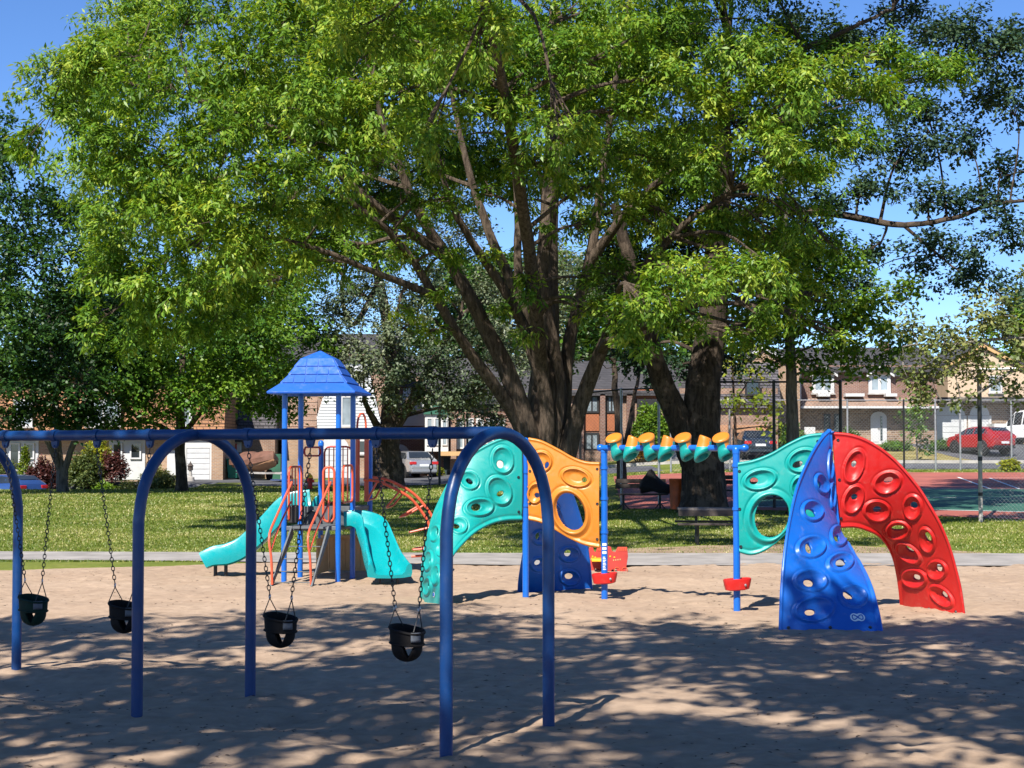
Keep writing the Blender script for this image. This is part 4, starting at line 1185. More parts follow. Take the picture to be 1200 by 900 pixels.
front = [(70, 90, 38, 62, 38), (140, 60, 38, 60, 34), (60, 150, 38, 46, 40), (120, 175, 37.5, 60, 45), (200, 105, 37, 75, 45), (290, 62, 37, 80, 45), (190, 190, 37, 70, 48), (150, 245, 37.5, 62, 48), (270, 165, 36.5, 75, 45), (360, 120, 36, 75, 45),
         (130, 320, 38, 40, 45), (175, 330, 37.5, 58, 50), (250, 250, 36.5, 75, 48), (330, 215, 36, 72, 42), (300, 300, 37, 70, 45), (230, 330, 37.5, 60, 42), (410, 185, 36, 60, 42), (445, 115, 36, 72, 44), (430, 40, 37, 80, 45), (340, 20, 38, 75, 40),
         (240, 10, 39, 60, 35), (520, 70, 36, 70, 44), (500, 150, 36.5, 48, 40), (570, 135, 36.5, 52, 42), (560, 40, 37, 70, 45), (640, 70, 36.5, 68, 42), (655, 150, 37, 46, 34), (630, 195, 37.5, 40, 26), (715, 65, 37, 64, 40), (680, 15, 38, 80, 38), (730, 130, 37.5, 44, 30),
         (790, 95, 37.5, 62, 34), (780, 30, 38.5, 70, 36), (870, 60, 38, 66, 32), (845, 130, 38, 60, 30), (905, 110, 37.5, 70, 30), (880, 175, 38, 72, 32), (960, 90, 38, 64, 30), (1010, 100, 38.5, 58, 26), (1070, 90, 39, 50, 22), (930, 205, 38, 58, 26), (985, 165, 38.5, 50, 22), (820, 200, 38.5, 40, 22),
         (395, 245, 37.5, 40, 26), (110, 380, 39, 32, 26), (170, 390, 39, 50, 26), (250, 378, 39, 60, 30),
         (800, 325, 37, 62, 36), (755, 355, 37, 48, 34), (860, 318, 37.5, 56, 26), (900, 310, 38, 44, 24), (735, 395, 37.5, 30, 18), (790, 385, 37.5, 36, 22), (690, 355, 40, 20, 10), (520, 232, 40, 26, 10), (575, 300, 42, 18, 8), (690, 262, 41, 18, 9)]
front = front + [(q[0], q[1], q[2] - 6.0, q[3] * .85, q[4] * .85) for q in front[::2] if q[1] < 185 and 330 < q[0] < 690]
front += [(700, 215, 40.5, 46, 20), (745, 180, 41, 50, 24), (690, 150, 39.5, 50, 26), (760, 240, 41, 40, 18), (650, 120, 39, 50, 28), (800, 160, 40, 50, 24)]
fill = [(random.uniform(130, 980), random.uniform(-30, 300), random.uniform(45, 50), 80, 50) for _ in range(26)]
fill = [f for f in fill if not (430 < f[0] < 620 and f[1] > 200)]
back = fill + [(380, 50, 45, 100, 55), (300, 130, 45, 90, 60), (220, 220, 44, 80, 55), (460, 60, 47, 90, 60), (560, 90, 48, 90, 60), (660, 60, 49, 90, 60), (760, 90, 48, 90, 55), (500, 170, 48, 70, 45), (700, 190, 49, 60, 45), (400, 170, 46, 70, 50), (330, 240, 45, 70, 45), (850, 60, 46, 80, 45),
        (600, 200, 49, 60, 40), (120, 120, 43, 60, 55), (150, 290, 42, 55, 60), (230, 300, 42, 60, 50), (200, 60, 43, 70, 45), (780, 200, 46, 60, 35), (300, 340, 42, 60, 40), (90, 110, 41, 50, 45)]
sprays = [(random.uniform(430, 780), random.uniform(190, 400), random.uniform(40, 42.5), random.uniform(9, 20), random.uniform(6, 11)) for _ in range(34)]
sprays += [(random.uniform(840, 1000), random.uniform(190, 400), random.uniform(39, 43), random.uniform(20, 42), random.uniform(10, 18)) for _ in range(22)]
sprays += [(1120, 88, 39.5, 30, 14), (1095, 70, 39.5, 34, 16), (1050, 120, 39, 34, 16), (1030, 60, 40, 40, 20)]
up = [(random.uniform(300, 950), random.uniform(-260, -20), random.uniform(37, 47), 95, 60) for _ in range(13)]
over = [((x_, y_, 11.3 + .12 * (y_ - 26) + .4 * math.sin(x_ * 2 + y_)), (1.55, 1.5, .85)) for x_, y_ in ((-4.2, 28), (-2.0, 26.5), (.4, 27.2), (2.6, 26.8), (-3.2, 31), (-.8, 29.8), (-6.2, 30.5))]  # boughs above the frame, added to the crown to shade the lawn
tree('maple_tree', 'huge multi-stemmed maple with bright yellow-green leaves filling the middle of the view', 'tree', MBASE, maple_limbs, bl(front + back + up + sprays) + over, 'leaf_maple', 'bark_maple', L=.172, W=.058, n_per=15, droop=.85, dens=1.75, tint=.58, tvar=.26, seed=3, sides=22, spread=.20)

# --- the dark forked tree right behind the pod bar
FB = P(826, 597, 46)
fz = gz(FB[0], 46)
fork_limbs = [
    ([(FB[0], 46, fz - .3)] + lim([(826, 575, 46), (824, 540, 46), (822, 500, 46), (826, 450, 46), (834, 400, 46.2), (842, 330, 46.4), (846, 240, 46.6), (850, 150, 46.8), (860, 40, 47)]), .67, .12),
    (lim([(815, 540, 46), (798, 500, 45.8), (778, 455, 45.5), (764, 415, 45.2), (752, 370, 45), (735, 300, 44.8), (720, 240, 44.6)]), .42, .12),
    (lim([(846, 260, 46.6), (880, 250, 46), (930, 247, 45.5), (990, 252, 45), (1050, 264, 44.5), (1110, 262, 44), (1170, 245, 43.5), (1230, 235, 43)]), .16, .035),
    (lim([(1060, 265, 44.5), (1100, 300, 44.2), (1140, 330, 44)]), .05, .02),
    (lim([(842, 300, 46.4), (800, 262, 46), (740, 240, 46), (700, 250, 46)]), .14, .04),
    (lim([(852, 120, 46.8), (885, 100, 46.4), (930, 62, 46), (985, 35, 45.5), (1045, 5, 45)]), .15, .04),
    (lim([(890, 98, 46.4), (960, 80, 46), (1040, 75, 45.5)]), .07, .03),
    (lim([(846, 230, 46.6), (870, 190, 46.8), (905, 170, 46.8)]), .09, .03),
]
fork_b = [(1120, 40, 44, 70, 34), (1180, 60, 43.5, 60, 36), (1175, 110, 44, 52, 28), (1085, 130, 45, 50, 24), (1130, 165, 44.5, 44, 18), (1060, 175, 45, 52, 24), (1010, 225, 45, 50, 18), (960, 240, 45.5, 44, 16), (1175, 200, 43.8, 40, 16), (1090, 230, 44.5, 50, 13), (1150, 242, 44, 52, 15), (1185, 275, 43.8, 46, 18), (1100, 285, 44.4, 46, 13), (1150, 320, 44, 48, 18), (1190, 345, 43.8, 34, 16), (1075, 310, 44.6, 28, 9), (1030, 290, 45, 30, 9),
           (940, 290, 46, 50, 26), (900, 260, 47, 56, 26), (870, 220, 48, 60, 30), (800, 230, 48, 60, 30), (760, 280, 48, 50, 30), (720, 300, 48, 44, 30), (830, 290, 48.5, 60, 28), (780, 170, 48, 60, 34), (860, 140, 48.5, 66, 30), (940, 140, 48, 60, 28), (1000, 60, 47, 60, 24), (1060, 25, 46.5, 50, 22), (940, 30, 47.5, 60, 26), (880, 380, 46.5, 40, 20), (960, 340, 46, 42, 18), (905, 345, 46.8, 44, 20), (850, 420, 47, 30, 18), (790, 430, 47.5, 34, 22), (750, 420, 48, 36, 24), (720, 340, 47, 34, 22), (1000, 330, 45.6, 34, 12)]
fork_up = [(random.uniform(760, 1250), random.uniform(-230, -25), random.uniform(43, 49), 85, 50) for _ in range(14)]
tree('poplar_tree', 'tall poplar, its leaves darkened as if in shade, with a thick forked trunk behind the pod bar', 'tree', (FB[0], 46, fz), fork_limbs, bl(fork_b + fork_up), 'leaf_poplar', 'bark_dark', L=.13, W=.085, n_per=9, droop=.35, dens=2.6, tint=.44, tvar=.25, seed=5, sides=22)

# --- slim grey-barked tree right of it
SB = P(930, 560, 45)
sz = gz(SB[0], 44.5)
tree('slim_tree', 'slender straight tree with mottled grey bark in front of the fence', 'tree', (SB[0], 44.5, sz),
     [([(SB[0], 44.5, sz - .2)] + lim([(930, 560, 44.5), (929, 500, 44.5), (928, 430, 44.5), (927, 370, 44.5), (925, 300, 44.5), (922, 240, 44.6), (918, 190, 44.7)]), .225, .06),
      (lim([(927, 400, 44.5), (950, 375, 44.2), (985, 352, 44)]), .05, .015), (lim([(926, 340, 44.5), (890, 300, 44.2), (860, 285, 44)]), .06, .015), (lim([(928, 415, 44.5), (975, 398, 43.8), (1000, 410, 43.5)]), .04, .012)],
     bl([(960, 385, 44, 36, 14), (985, 405, 43.6, 26, 16), (945, 420, 43.8, 26, 11), (1000, 435, 43.6, 16, 24), (900, 360, 44.2, 40, 20), (945, 330, 44.2, 42, 22), (1005, 372, 44, 36, 13), (920, 290, 44.5, 52, 26), (870, 395, 44.3, 26, 12), (1040, 390, 43.6, 26, 10), (980, 300, 44.3, 36, 14), (905, 425, 44.2, 18, 8), (1020, 355, 43.8, 40, 14), (1055, 400, 43.6, 26, 12), (1050, 340, 43.8, 30, 11), (1025, 425, 43.6, 18, 11), (975, 365, 43.8, 30, 14), (960, 440, 43.8, 16, 8)]),
     'leaf_maple', 'bark_grey', L=.17, W=.10, n_per=9, droop=.45, dens=2.2, tint=.50, tvar=.35, seed=9, jit=.05)

# --- pale-leaved tree reaching in from the right edge
RB = (15.3, 40.5, gz(15.3, 40.5))
tree('cottonwood_tree', 'pale sparse branches of a cottonwood reaching in at the right edge over the fence', 'tree', RB,
     [([(15.3, 40.5, RB[2] - .3), (15.2, 40.5, 3), (15.0, 40.5, 6), (14.7, 40.5, 10)], .38, .16),
      ([(15.2, 40.5, 3.4), P(1240, 440, 40.5), P(1190, 430, 40.3), P(1140, 455, 40), P(1100, 470, 39.8)], .09, .02),
      ([(15.1, 40.5, 4.6), P(1240, 400, 40.2), P(1180, 398, 40), P(1120, 405, 39.6), P(1060, 412, 39.4)], .08, .015)],
     bl([(1180, 395, 40, 36, 18), (1150, 370, 40, 36, 14), (1190, 425, 40.2, 22, 12), (1120, 410, 39.8, 30, 11), (1095, 440, 39.6, 30, 18), (1140, 440, 40, 26, 13), (1085, 465, 39.6, 24, 9), (1110, 385, 39.8, 26, 10), (1060, 425, 39.5, 20, 11), (1190, 460, 40.4, 18, 14), (1165, 445, 40.2, 14, 8), (1065, 378, 39.8, 28, 12), (1095, 398, 39.6, 28, 12), (1135, 395, 39.8, 28, 13), (1180, 375, 40, 30, 13), (1150, 418, 40, 26, 11), (1115, 428, 39.8, 26, 10), (1075, 445, 39.7, 22, 9), (1195, 405, 40.2, 22, 16), (1130, 465, 39.9, 20, 8), (1165, 350, 40.2, 26, 10), (1240, 400, 40.4, 40, 40), (1250, 300, 40.5, 46, 40)]),
     'leaf_pale', 'bark_pale', L=.12, W=.085, n_per=7, droop=.3, dens=2.3, tint=.50, tvar=.4, seed=12)

# --- left-hand trees at the crest of the lawn
B1 = (P(73, 577, 70)[0], 70.0, gz(P(73, 577, 70)[0], 70))
tree('linden_tree', 'dark leafy tree at far left with a short pale trunk at the lawn edge', 'tree', B1,
     [([(B1[0], 70, B1[2] - .2)] + lim([(74, 560, 70), (73, 545, 70)]), .27, .23), (lim([(72, 552, 70), (68, 520, 70), (66, 480, 70), (60, 400, 70), (50, 300, 70)]), .17, .06), (lim([(75, 552, 70), (84, 525, 70), (95, 495, 70), (110, 440, 70), (120, 360, 70)]), .15, .05), (lim([(71, 550, 70), (55, 520, 69.5), (30, 480, 69)]), .16, .06)],
     bl([(30, 440, 66, 60, 40), (90, 450, 66, 60, 38), (130, 470, 67, 46, 30), (20, 380, 65, 60, 45), (80, 375, 65, 60, 45), (130, 400, 66, 46, 45), (15, 310, 65, 50, 45), (70, 300, 65, 55, 45), (110, 330, 66, 50, 40), (5, 240, 65, 45, 40), (45, 240, 66, 40, 35), (80, 250, 68, 40, 30), (-20, 200, 66, 45, 40), (10, 180, 66, 30, 26), (30, 490, 67, 40, 16), (100, 497, 67, 36, 13), (60, 475, 67, 50, 20), (-30, 460, 66, 60, 40), (-40, 350, 66, 60, 60), (160, 440, 69, 36, 36), (60, 410, 73, 70, 60), (130, 380, 73, 60, 60), (0, 150, 67, 22, 24)]),
     'leaf_dark', 'bark_grey', L=.19, W=.12, n_per=9, droop=.35, dens=1.3, tint=.45, tvar=.5, seed=14)
B2 = (P(213, 571, 71)[0], 71.0, gz(P(213, 571, 71)[0], 71))
tree('norway_maple_tree', 'round green maple with a straight dark trunk in front of the white garage', 'tree', B2,
     [([(B2[0], 71, B2[2] - .2)] + lim([(213, 560, 71), (211, 530, 71), (212, 500, 71), (212, 470, 71), (214, 420, 71), (216, 350, 71)]), .27, .10), (lim([(212, 512, 71), (230, 490, 70.5), (248, 470, 70), (275, 445, 69.5)]), .14, .05), (lim([(211, 515, 71), (190, 500, 70.5), (165, 490, 70), (140, 470, 70)]), .12, .05)],
     bl([(170, 470, 67.5, 46, 22), (215, 455, 66.5, 50, 24), (260, 445, 66.5, 50, 26), (310, 430, 67, 50, 28), (160, 430, 67, 50, 28), (220, 405, 66, 56, 34), (285, 390, 66, 56, 34), (340, 380, 67, 46, 34), (180, 370, 67, 50, 34), (250, 345, 66.5, 56, 34), (330, 335, 68, 50, 36), (300, 470, 68, 36, 14), (335, 480, 68.5, 26, 18), (150, 495, 68, 30, 12), (190, 490, 67.5, 24, 10), (240, 470, 67.5, 26, 10), (260, 420, 72, 80, 50), (350, 440, 71, 36, 26), (370, 400, 71, 30, 34), (320, 280, 70, 60, 40)]),
     'leaf_left', 'bark_dark', L=.19, W=.12, n_per=9, droop=.35, dens=1.35, tint=.58, tvar=.4, seed=17)
B3 = (P(455, 573, 74)[0], 74.0, gz(P(455, 573, 74)[0], 74))
tree('silver_poplar_tree', 'grey-green silver poplar with a thick dark trunk beside the silver car', 'tree', B3,
     [([(B3[0], 74, B3[2] - .2)] + lim([(454, 560, 74), (452, 525, 74), (452, 500, 74)]), .80, .66), (lim([(455, 515, 74), (456, 480, 74), (460, 440, 74), (455, 380, 74), (440, 300, 74), (430, 220, 74)]), .42, .10), (lim([(454, 515, 74), (472, 485, 74), (492, 455, 73.5), (515, 415, 73), (545, 370, 72.5)]), .36, .10), (lim([(450, 510, 74), (435, 490, 73.5), (420, 470, 73)]), .22, .10),
      (lim([(445, 330, 74), (415, 380, 73), (400, 345, 72.5), (408, 300, 72)]), .16, .07), (lim([(440, 360, 74), (380, 300, 73), (350, 280, 72)]), .12, .05)],
     bl([(440, 450, 70.5, 36, 20), (480, 430, 70, 46, 26), (525, 445, 70.5, 46, 26), (560, 460, 71.5, 40, 24), (500, 465, 70.5, 36, 13), (420, 410, 70.5, 46, 28), (470, 385, 70, 50, 28), (540, 400, 70.5, 50, 30), (590, 430, 73, 40, 40), (390, 370, 71, 40, 30), (430, 340, 71, 46, 30), (510, 340, 71, 50, 30), (570, 350, 73, 46, 34), (380, 310, 72, 40, 28), (450, 290, 72, 50, 30), (530, 280, 73, 50, 30), (400, 255, 73, 46, 30), (480, 235, 74, 56, 34), (540, 470, 76, 46, 26), (590, 490, 76, 30, 22), (420, 440, 74, 24, 12), (625, 390, 78, 60, 50), (660, 330, 78, 60, 50), (460, 180, 76, 70, 50), (560, 210, 77, 60, 50)]),
     'leaf_silver', 'bark_dark', L=.16, W=.10, n_per=9, droop=.25, dens=1.4, tint=.45, tvar=.5, seed=19)
# --- young and small trees further back
def small_tree(name, label, px, py, Y, h, limbs_px, boughs, leaf, bark, L, dens, seed, r0=.10, tint=.5):
    b = P(px, py, Y); z = gz(b[0], Y)
    lm = [([(b[0], Y, z - .2)] + lim([(a, c, Y) for a, c in limbs_px[0]]), r0, r0 * .35)] + [(lim([(a, c, Y) for a, c in q]), r0 * .6, r0 * .2) for q in limbs_px[1:]]
    tree(name, label, 'tree', (b[0], Y, z), lm, bl(boughs), leaf, bark, L=L, W=L * .6, n_per=7, droop=.35, dens=dens, tint=tint, tvar=.4, seed=seed, sides=8)
small_tree('young_tree', 'bright yellow-green young tree behind the black court fence', 862, 530, 74.5, 5, [[(862, 500), (860, 450), (858, 410)], [(861, 470), (880, 440)]], [(858, 405, 74, 30, 16), (845, 430, 74, 26, 16), (880, 435, 74, 26, 14), (870, 465, 74, 30, 14), (845, 480, 74, 22, 11), (895, 475, 74, 24, 12), (905, 500, 74, 12, 18), (838, 395, 74.5, 20, 14), (875, 395, 74.5, 22, 12)], 'leaf_yellow', 'bark_dark', .24, .38, 23)
small_tree('double_stem_tree', 'thin dark double-stemmed tree near the end of the court fence', 729, 575, 62, 6, [[(728, 540), (724, 500), (720, 450), (715, 400)], [(729, 545), (738, 500), (748, 450), (757, 410)]], [(700, 420, 61, 40, 24), (740, 405, 61, 40, 24), (770, 430, 62, 34, 20), (715, 370, 62, 46, 30), (775, 385, 62, 40, 30), (690, 390, 63, 30, 26)], 'leaf_dark', 'bark_dark', .22, .5, 25, .22, .42)
small_tree('sapling', 'slim green sapling on the dry lawn beside the white garages', 1075, 545, 84, 3.5, [[(1075, 520), (1074, 490), (1073, 465)]], [(1074, 475, 84, 11, 12), (1078, 495, 84, 14, 12), (1071, 510, 84, 13, 11), (1079, 520, 84, 13, 9), (1066, 490, 84, 9, 9)], 'leaf_left', 'bark_grey', .22, .9, 27, .06, .55)
# trees rising behind the houses
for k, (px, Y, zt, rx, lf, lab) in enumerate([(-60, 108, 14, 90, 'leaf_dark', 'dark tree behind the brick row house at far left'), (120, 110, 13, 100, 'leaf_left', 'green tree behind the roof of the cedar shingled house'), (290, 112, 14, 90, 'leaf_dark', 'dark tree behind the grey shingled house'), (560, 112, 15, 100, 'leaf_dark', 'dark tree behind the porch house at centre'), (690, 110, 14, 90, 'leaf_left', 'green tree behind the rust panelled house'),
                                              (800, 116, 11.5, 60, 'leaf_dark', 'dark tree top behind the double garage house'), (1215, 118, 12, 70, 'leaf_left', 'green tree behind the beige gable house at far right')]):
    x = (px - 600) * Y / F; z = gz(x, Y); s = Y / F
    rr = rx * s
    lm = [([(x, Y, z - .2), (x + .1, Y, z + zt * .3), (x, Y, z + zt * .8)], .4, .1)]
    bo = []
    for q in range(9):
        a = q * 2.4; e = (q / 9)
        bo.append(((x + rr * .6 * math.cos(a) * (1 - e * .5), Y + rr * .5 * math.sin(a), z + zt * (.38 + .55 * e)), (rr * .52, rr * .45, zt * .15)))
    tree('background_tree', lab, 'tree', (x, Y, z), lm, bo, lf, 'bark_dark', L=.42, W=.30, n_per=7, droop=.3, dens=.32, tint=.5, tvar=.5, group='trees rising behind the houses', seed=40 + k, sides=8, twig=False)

# --- shade trees standing behind the camera: their crowns cast the dappled shade on the sand
for k, (bx, by, lab, cs) in enumerate([(-8.6, -6.5, 'broad shade tree behind and left of the viewpoint, shading the swings', [(-6, 3.2, 11), (-9, 1.0, 10.5), (-3.5, 4.6, 11.5), (-6.5, 6.0, 9.6), (-8.5, 4.5, 9), (-2.8, 1.0, 12), (-5.2, -1.0, 12.5), (-10.2, 5.6, 10.2), (-4.3, 6.6, 10.6), (-7.4, -2.4, 11), (-8.6, 8.2, 12.2), (-5.6, 8.9, 12.6), (-10.8, 8.6, 12.0), (-12, 3, 11), (-2.6, 8.0, 11.8), (-11.5, 6, 11)]),
                                 (3.6, -5.0, 'broad shade tree behind the viewpoint, shading the foreground sand', [(.2, 3.4, 11), (3.0, 2.0, 11.6), (-1.2, 6.4, 10.4), (2.0, 6.6, 10.6), (5.2, 5.0, 11.2), (.5, -.5, 12), (4.2, -.6, 12.2), (-.2, 1.2, 9.4), (6.6, 2.0, 11), (4.6, 7.4, 10.2), (7.4, 5.4, 10.4), (.2, 8.5, 11.4), (3.2, 9.6, 11.2), (6.6, 8.4, 10.6), (2.2, 4.4, 12.4), (8.2, 3.0, 11.6)])]):
    lm = [([(bx, by, -.3), (bx + .1, by + .2, 3), (bx + .3, by + .8, 6)], .5, .36)]
    for c in cs: lm.append(([(bx + .3, by + .7, 5.6), ((bx + c[0]) / 2, (by + c[1]) / 2 - .3, 8.6), c], .17, .05))
    bo = [(np.array(c), np.array((1.9, 1.9, 1.0))) for c in cs]
    tree('shade_tree', lab, 'tree', (bx, by, 0), lm, bo, 'leaf_left', 'bark_maple', L=.26, W=.16, n_per=9, droop=.3, dens=1.0, tint=.5, tvar=.3, group='trees behind the viewpoint', seed=60 + k, sides=10)
# ---------------------------------------------------------------- houses across the street
class House:
    def __init__(s, name, label, cxpx, Y):
        x = (cxpx - 600) * Y / F; s.Y = Y; s.z = gz(x, Y)
        s.o = (x, Y, s.z); s.t = thing(name, label, 'house', s.o)
    def xz(s, px, py, Y=None):
        p = P(px, py, Y or s.Y); return p[0], p[2]
    def rect(s, px0, py0, px1, py1, Y=None):
        x0, z1 = s.xz(px0, py0, Y); x1, z0 = s.xz(px1, py1, Y); return x0, z0, x1, z1
    def box(s, name, px0, py0, px1, py1, m, d0=0.0, d1=8.0, par=None, bevel=0, ground=False):
        x0, z0, x1, z1 = s.rect(px0, py0, px1, py1)
        if ground: z0 = gz((x0 + x1) / 2, s.Y) - .6
        return MB().box((x0, s.Y + d0, z0), (x1, s.Y + d1, z1)).build(name, m, par or s.t, s.o, bevel=bevel)
    def window(s, px0, py0, px1, py1, fm='white_trim', gm='glass', d=0.0, n=2, fw=.10, hbar=False, sill=True, name='window', arch=0):
        x0, z0, x1, z1 = s.rect(px0, py0, px1, py1); y = s.Y + d
        mb = MB()
        mb.box((x0, y - .07, z0), (x0 + fw, y + .02, z1)); mb.box((x1 - fw, y - .07, z0), (x1, y + .02, z1))
        mb.box((x0 + fw, y - .068, z1 - fw), (x1 - fw, y + .02, z1)); mb.box((x0 + fw, y - .068, z0), (x1 - fw, y + .02, z0 + fw))
        for k in range(1, n):
            xm = x0 + (x1 - x0) * k / n; mb.box((xm - fw * .4, y - .06, z0 + fw), (xm + fw * .4, y + .02, z1 - fw))
        if hbar: zm = (z0 + z1) / 2; mb.box((x0 + fw, y - .055, zm - .03), (x1 - fw, y + .02, zm + .03))
        w = mb.build(name, fm, s.t, s.o)
        for k in range(n):
            xa = x0 + fw + (x1 - x0 - 2 * fw) * k / n; xb = x0 + fw + (x1 - x0 - 2 * fw) * (k + 1) / n
            MB().box((xa + .01, y - .030, z0 + fw * .8), (xb - .01, y + .015, z1 - fw * .8)).build('pane', gm, w, s.o)
        if sill: MB().box((x0 - .06, y - .12, z0 - .075), (x1 + .06, y + .02, z0 - .004)).build('sill', 'concrete', w, s.o)
        return w
    def garage(s, px0, py0, px1, py1, m='white_door', d=0.0, arch=0.0, rows=5, frame='white_trim', dark_head=True):
        x0, z0, x1, z1 = s.rect(px0, py0, px1, py1); y = s.Y + d; z0 = gz((x0 + x1) / 2, s.Y) + .02
        jambs = [MB().box((x0 - .14, y - .06, z0), (x0, y + .02, z1)), MB().box((x1, y - .06, z0), (x1 + .14, y + .02, z1))]
        if not arch: jambs.append(MB().box((x0 - .14, y - .063, z1), (x1 + .14, y + .02, z1 + .14)))
        g_ = MB(); g_.box((x0, y - .012, z0), (x1, y + .02, z1))
        o = g_.build('garage_door', m, s.t, s.o)
        for fr in jambs: fr.build('door_frame', frame, o, s.o)
        for k in range(rows):
            a = z0 + (z1 - z0) * k / rows; b = z0 + (z1 - z0) * (k + 1) / rows
            MB().box((x0 + .015, y - .04, a + .012), (x1 - .015, y - .005, b - .012)).build('panel', m, o, s.o, bevel=.012)
        if arch:
            pts = [(x0 - .1, y - .05, z1 + .02)] + [((x0 + x1) / 2 - math.cos(t) * (x1 - x0) / 2 * 1.06, y - .05, z1 + .02 + math.sin(t) * arch) for t in np.linspace(0, math.pi, 13)] + [(x1 + .1, y - .05, z1 + .02)]
            MB().prism(pts[1:-1], (0, .06, 0)).build('arched_head', 'white_door', o, s.o)
        return o
    def gable_roof(s, name, px0, px1, pye, pyr, m, over=.35, depth=8.5, back=True, d=0.0):
        """ridge parallel to the street: the slope faces the viewer"""
        x0, ze = s.xz(px0, pye); x1, zr = s.xz(px1, pyr)
        y = s.Y + d - over; mid = s.Y + d + depth / 2
        prof = [(y, ze), (mid, zr), (s.Y + d + depth + over, ze), (s.Y + d + depth + over, ze - .18), (mid, zr - .2), (y, ze - .18)]
        return MB().prism([(x0, a, b) for a, b in prof], (x1 - x0, 0, 0)).build(name, m, s.t, s.o)
    def front_gable(s, px0, pxm, px1, pye, pyr, wall, trim='white_trim', roofm='roof_dark', d=0.0, depth=6.0, t_=.22):
        x0, ze = s.xz(px0, pye); xm, zr = s.xz(pxm, pyr); x1, _ = s.xz(px1, pye); y = s.Y + d
        MB().prism([(x0 + .1, y, ze), (x1 - .1, y, ze), (xm, y, zr - .1)], (0, .25, 0)).build('gable_wall', wall, s.t, s.o)
        mb = MB()
        for (xa, xb) in ((x0, xm), (x1, xm)):
            mb.prism([(xa, y - .22, ze - t_), (xa, y - .22, ze), (xb, y - .22, zr), (xb, y - .22, zr - t_)], (0, .12, 0))
        mb.build('bargeboard', trim, s.t, s.o)
        mb = MB()
        for (xa, xb) in ((x0, xm), (x1, xm)):
            mb.prism([(xa, y - .26, ze + .01), (xa, y - .26, ze + .12), (xb, y - .26, zr + .12), (xb, y - .26, zr + .01)], (0, depth, 0))
        mb.build('roof', roofm, s.t, s.o)
    def mansard(s, px0, px1, py_low, py_top, m, over=.30, lean=.9, depth=8.0, d=0.0, name='mansard_roof'):
        x0, zl = s.xz(px0, py_low); x1, zt = s.xz(px1, py_top); y = s.Y + d
        o = MB().prism([(x0, y - over, zl), (x0, y - over + lean, zt), (x0, y + depth, zt), (x0, y + depth, zl)], (x1 - x0, 0, 0)).build(name, m, s.t, s.o)
        n = max(3, int((zt - zl) / .30)); mb = MB()
        for k in range(n):     # shingle courses standing proud of each other
            f0, f1 = k / n, (k + 1) / n
            za, zb = zl + (zt - zl) * f0, zl + (zt - zl) * f1
            ya, yb = y - over + lean * f0, y - over + lean * f1
            mb.prism([(x0, ya - .045, za), (x0, ya + .01, za), (x0, yb + .01, zb), (x0, yb - .012, zb)], (x1 - x0, 0, 0))
        c = mb.build('shingle_courses', m, o, s.o); c['kind'] = 'stuff'
        return o
    def clapboard(s, px0, py0, px1, py1, d=-.02, name='siding', poly=None):
        x0, z0, x1, z1 = s.rect(px0, py0, px1, py1); mb = MB(); n = max(2, int((z1 - z0) / .16)); y = s.Y + d
        for k in range(n):
            a = z0 + (z1 - z0) * k / n; b = z0 + (z1 - z0) * (k + 1) / n
            xa, xb = x0, x1
            if poly: xa, xb = poly((a + b) / 2, x0, x1, z0, z1)
            mb.prism([(xa, y - .035, a), (xa, y + .03, a), (xa, y + .03, b), (xa, y - .005, b)], (xb - xa, 0, 0))
        o = mb.build(name, 'siding', s.t, s.o); o['kind'] = 'stuff'
        return o

# 1 cedar-shingled brick row house at left
h = House('row_house', 'brick row house with a cedar shingled upper storey and white garage at left', 130, 86)
h.box('wall', -130, 508, 262, 570, 'brick_tan', ground=True)
h.mansard(-135, 264, 511, 440, 'mansard_cedar')
h.box('roof', -135, 438, 264, 441, 'roof_dark', -.2, 8.2)
for a, b in ((18, 40), (103, 143), (208, 226)): h.window(a, 468, b, 500, d=-.28, n=2 if b - a > 25 else 1, gm='glass_pale', fw=.13)
h.box('canopy', -130, 508, 210, 513, 'white_trim', -.75, 0)
for a, b in ((8, 45), (128, 170)):
    h.box('door_unit', a, 515, b, 562, 'white_door', -.06, .05)
    h.window(a + 4, 519, a + 16, 539 if a > 50 else 552, d=-.09, n=1, fm='white_door', sill=False, fw=.08)
    h.window(b - 17, 519, b - 4, 538, d=-.09, n=1, fm='white_door', sill=False, fw=.08)
h.box('vent_panel', 47, 519, 62, 530, 'brick_brown', -.03, .05)
h.garage(219, 525, 246, 563, rows=6)
h.box('garage_head', 215, 513, 250, 524, 'white_trim', -.05, .05)
h.box('brick_pier', 250, 511, 263, 566, 'brick_tan', -.5, -.003, ground=True)
h.box('white_door', 196, 528, 206, 562, 'white_door', -.05, .05)
# 2 grey-shingled house set back
h = House('row_house', 'house with grey shingled mansard and dark carport behind the tarped boat', 292, 90)
h.box('wall', 262, 508, 322, 566, 'brick_brown', ground=True)
h.mansard(262, 325, 506, 445, 'mansard_grey')
h.box('roof', 262, 443, 325, 446, 'roof_dark', -.2, 8.2)
h.box('dormer_hood', 265, 492, 280, 497, 'dark_trim', -.7, 0)
h.window(267, 497, 278, 507, d=-.25, n=1, fm='dark_trim', sill=False)
h.box('carport_shade_panel', 264, 530, 281, 563, 'dark_trim', -.05, .1)  # flat dark panel whose colour stands in for the carport's inner shade
h.box('porch_gable', 264, 517, 283, 530, 'white_trim', -.4, .05)
h.box('porch_sign_board', 268, 520, 279, 530, 'dark_red', -.46, -.401)
h.box('porch_roof', 262, 513, 286, 518, 'roof_dark', -.6, .1)
h.box('shed_door', 318, 532, 331, 564, 'shed_green', -.8, .0)
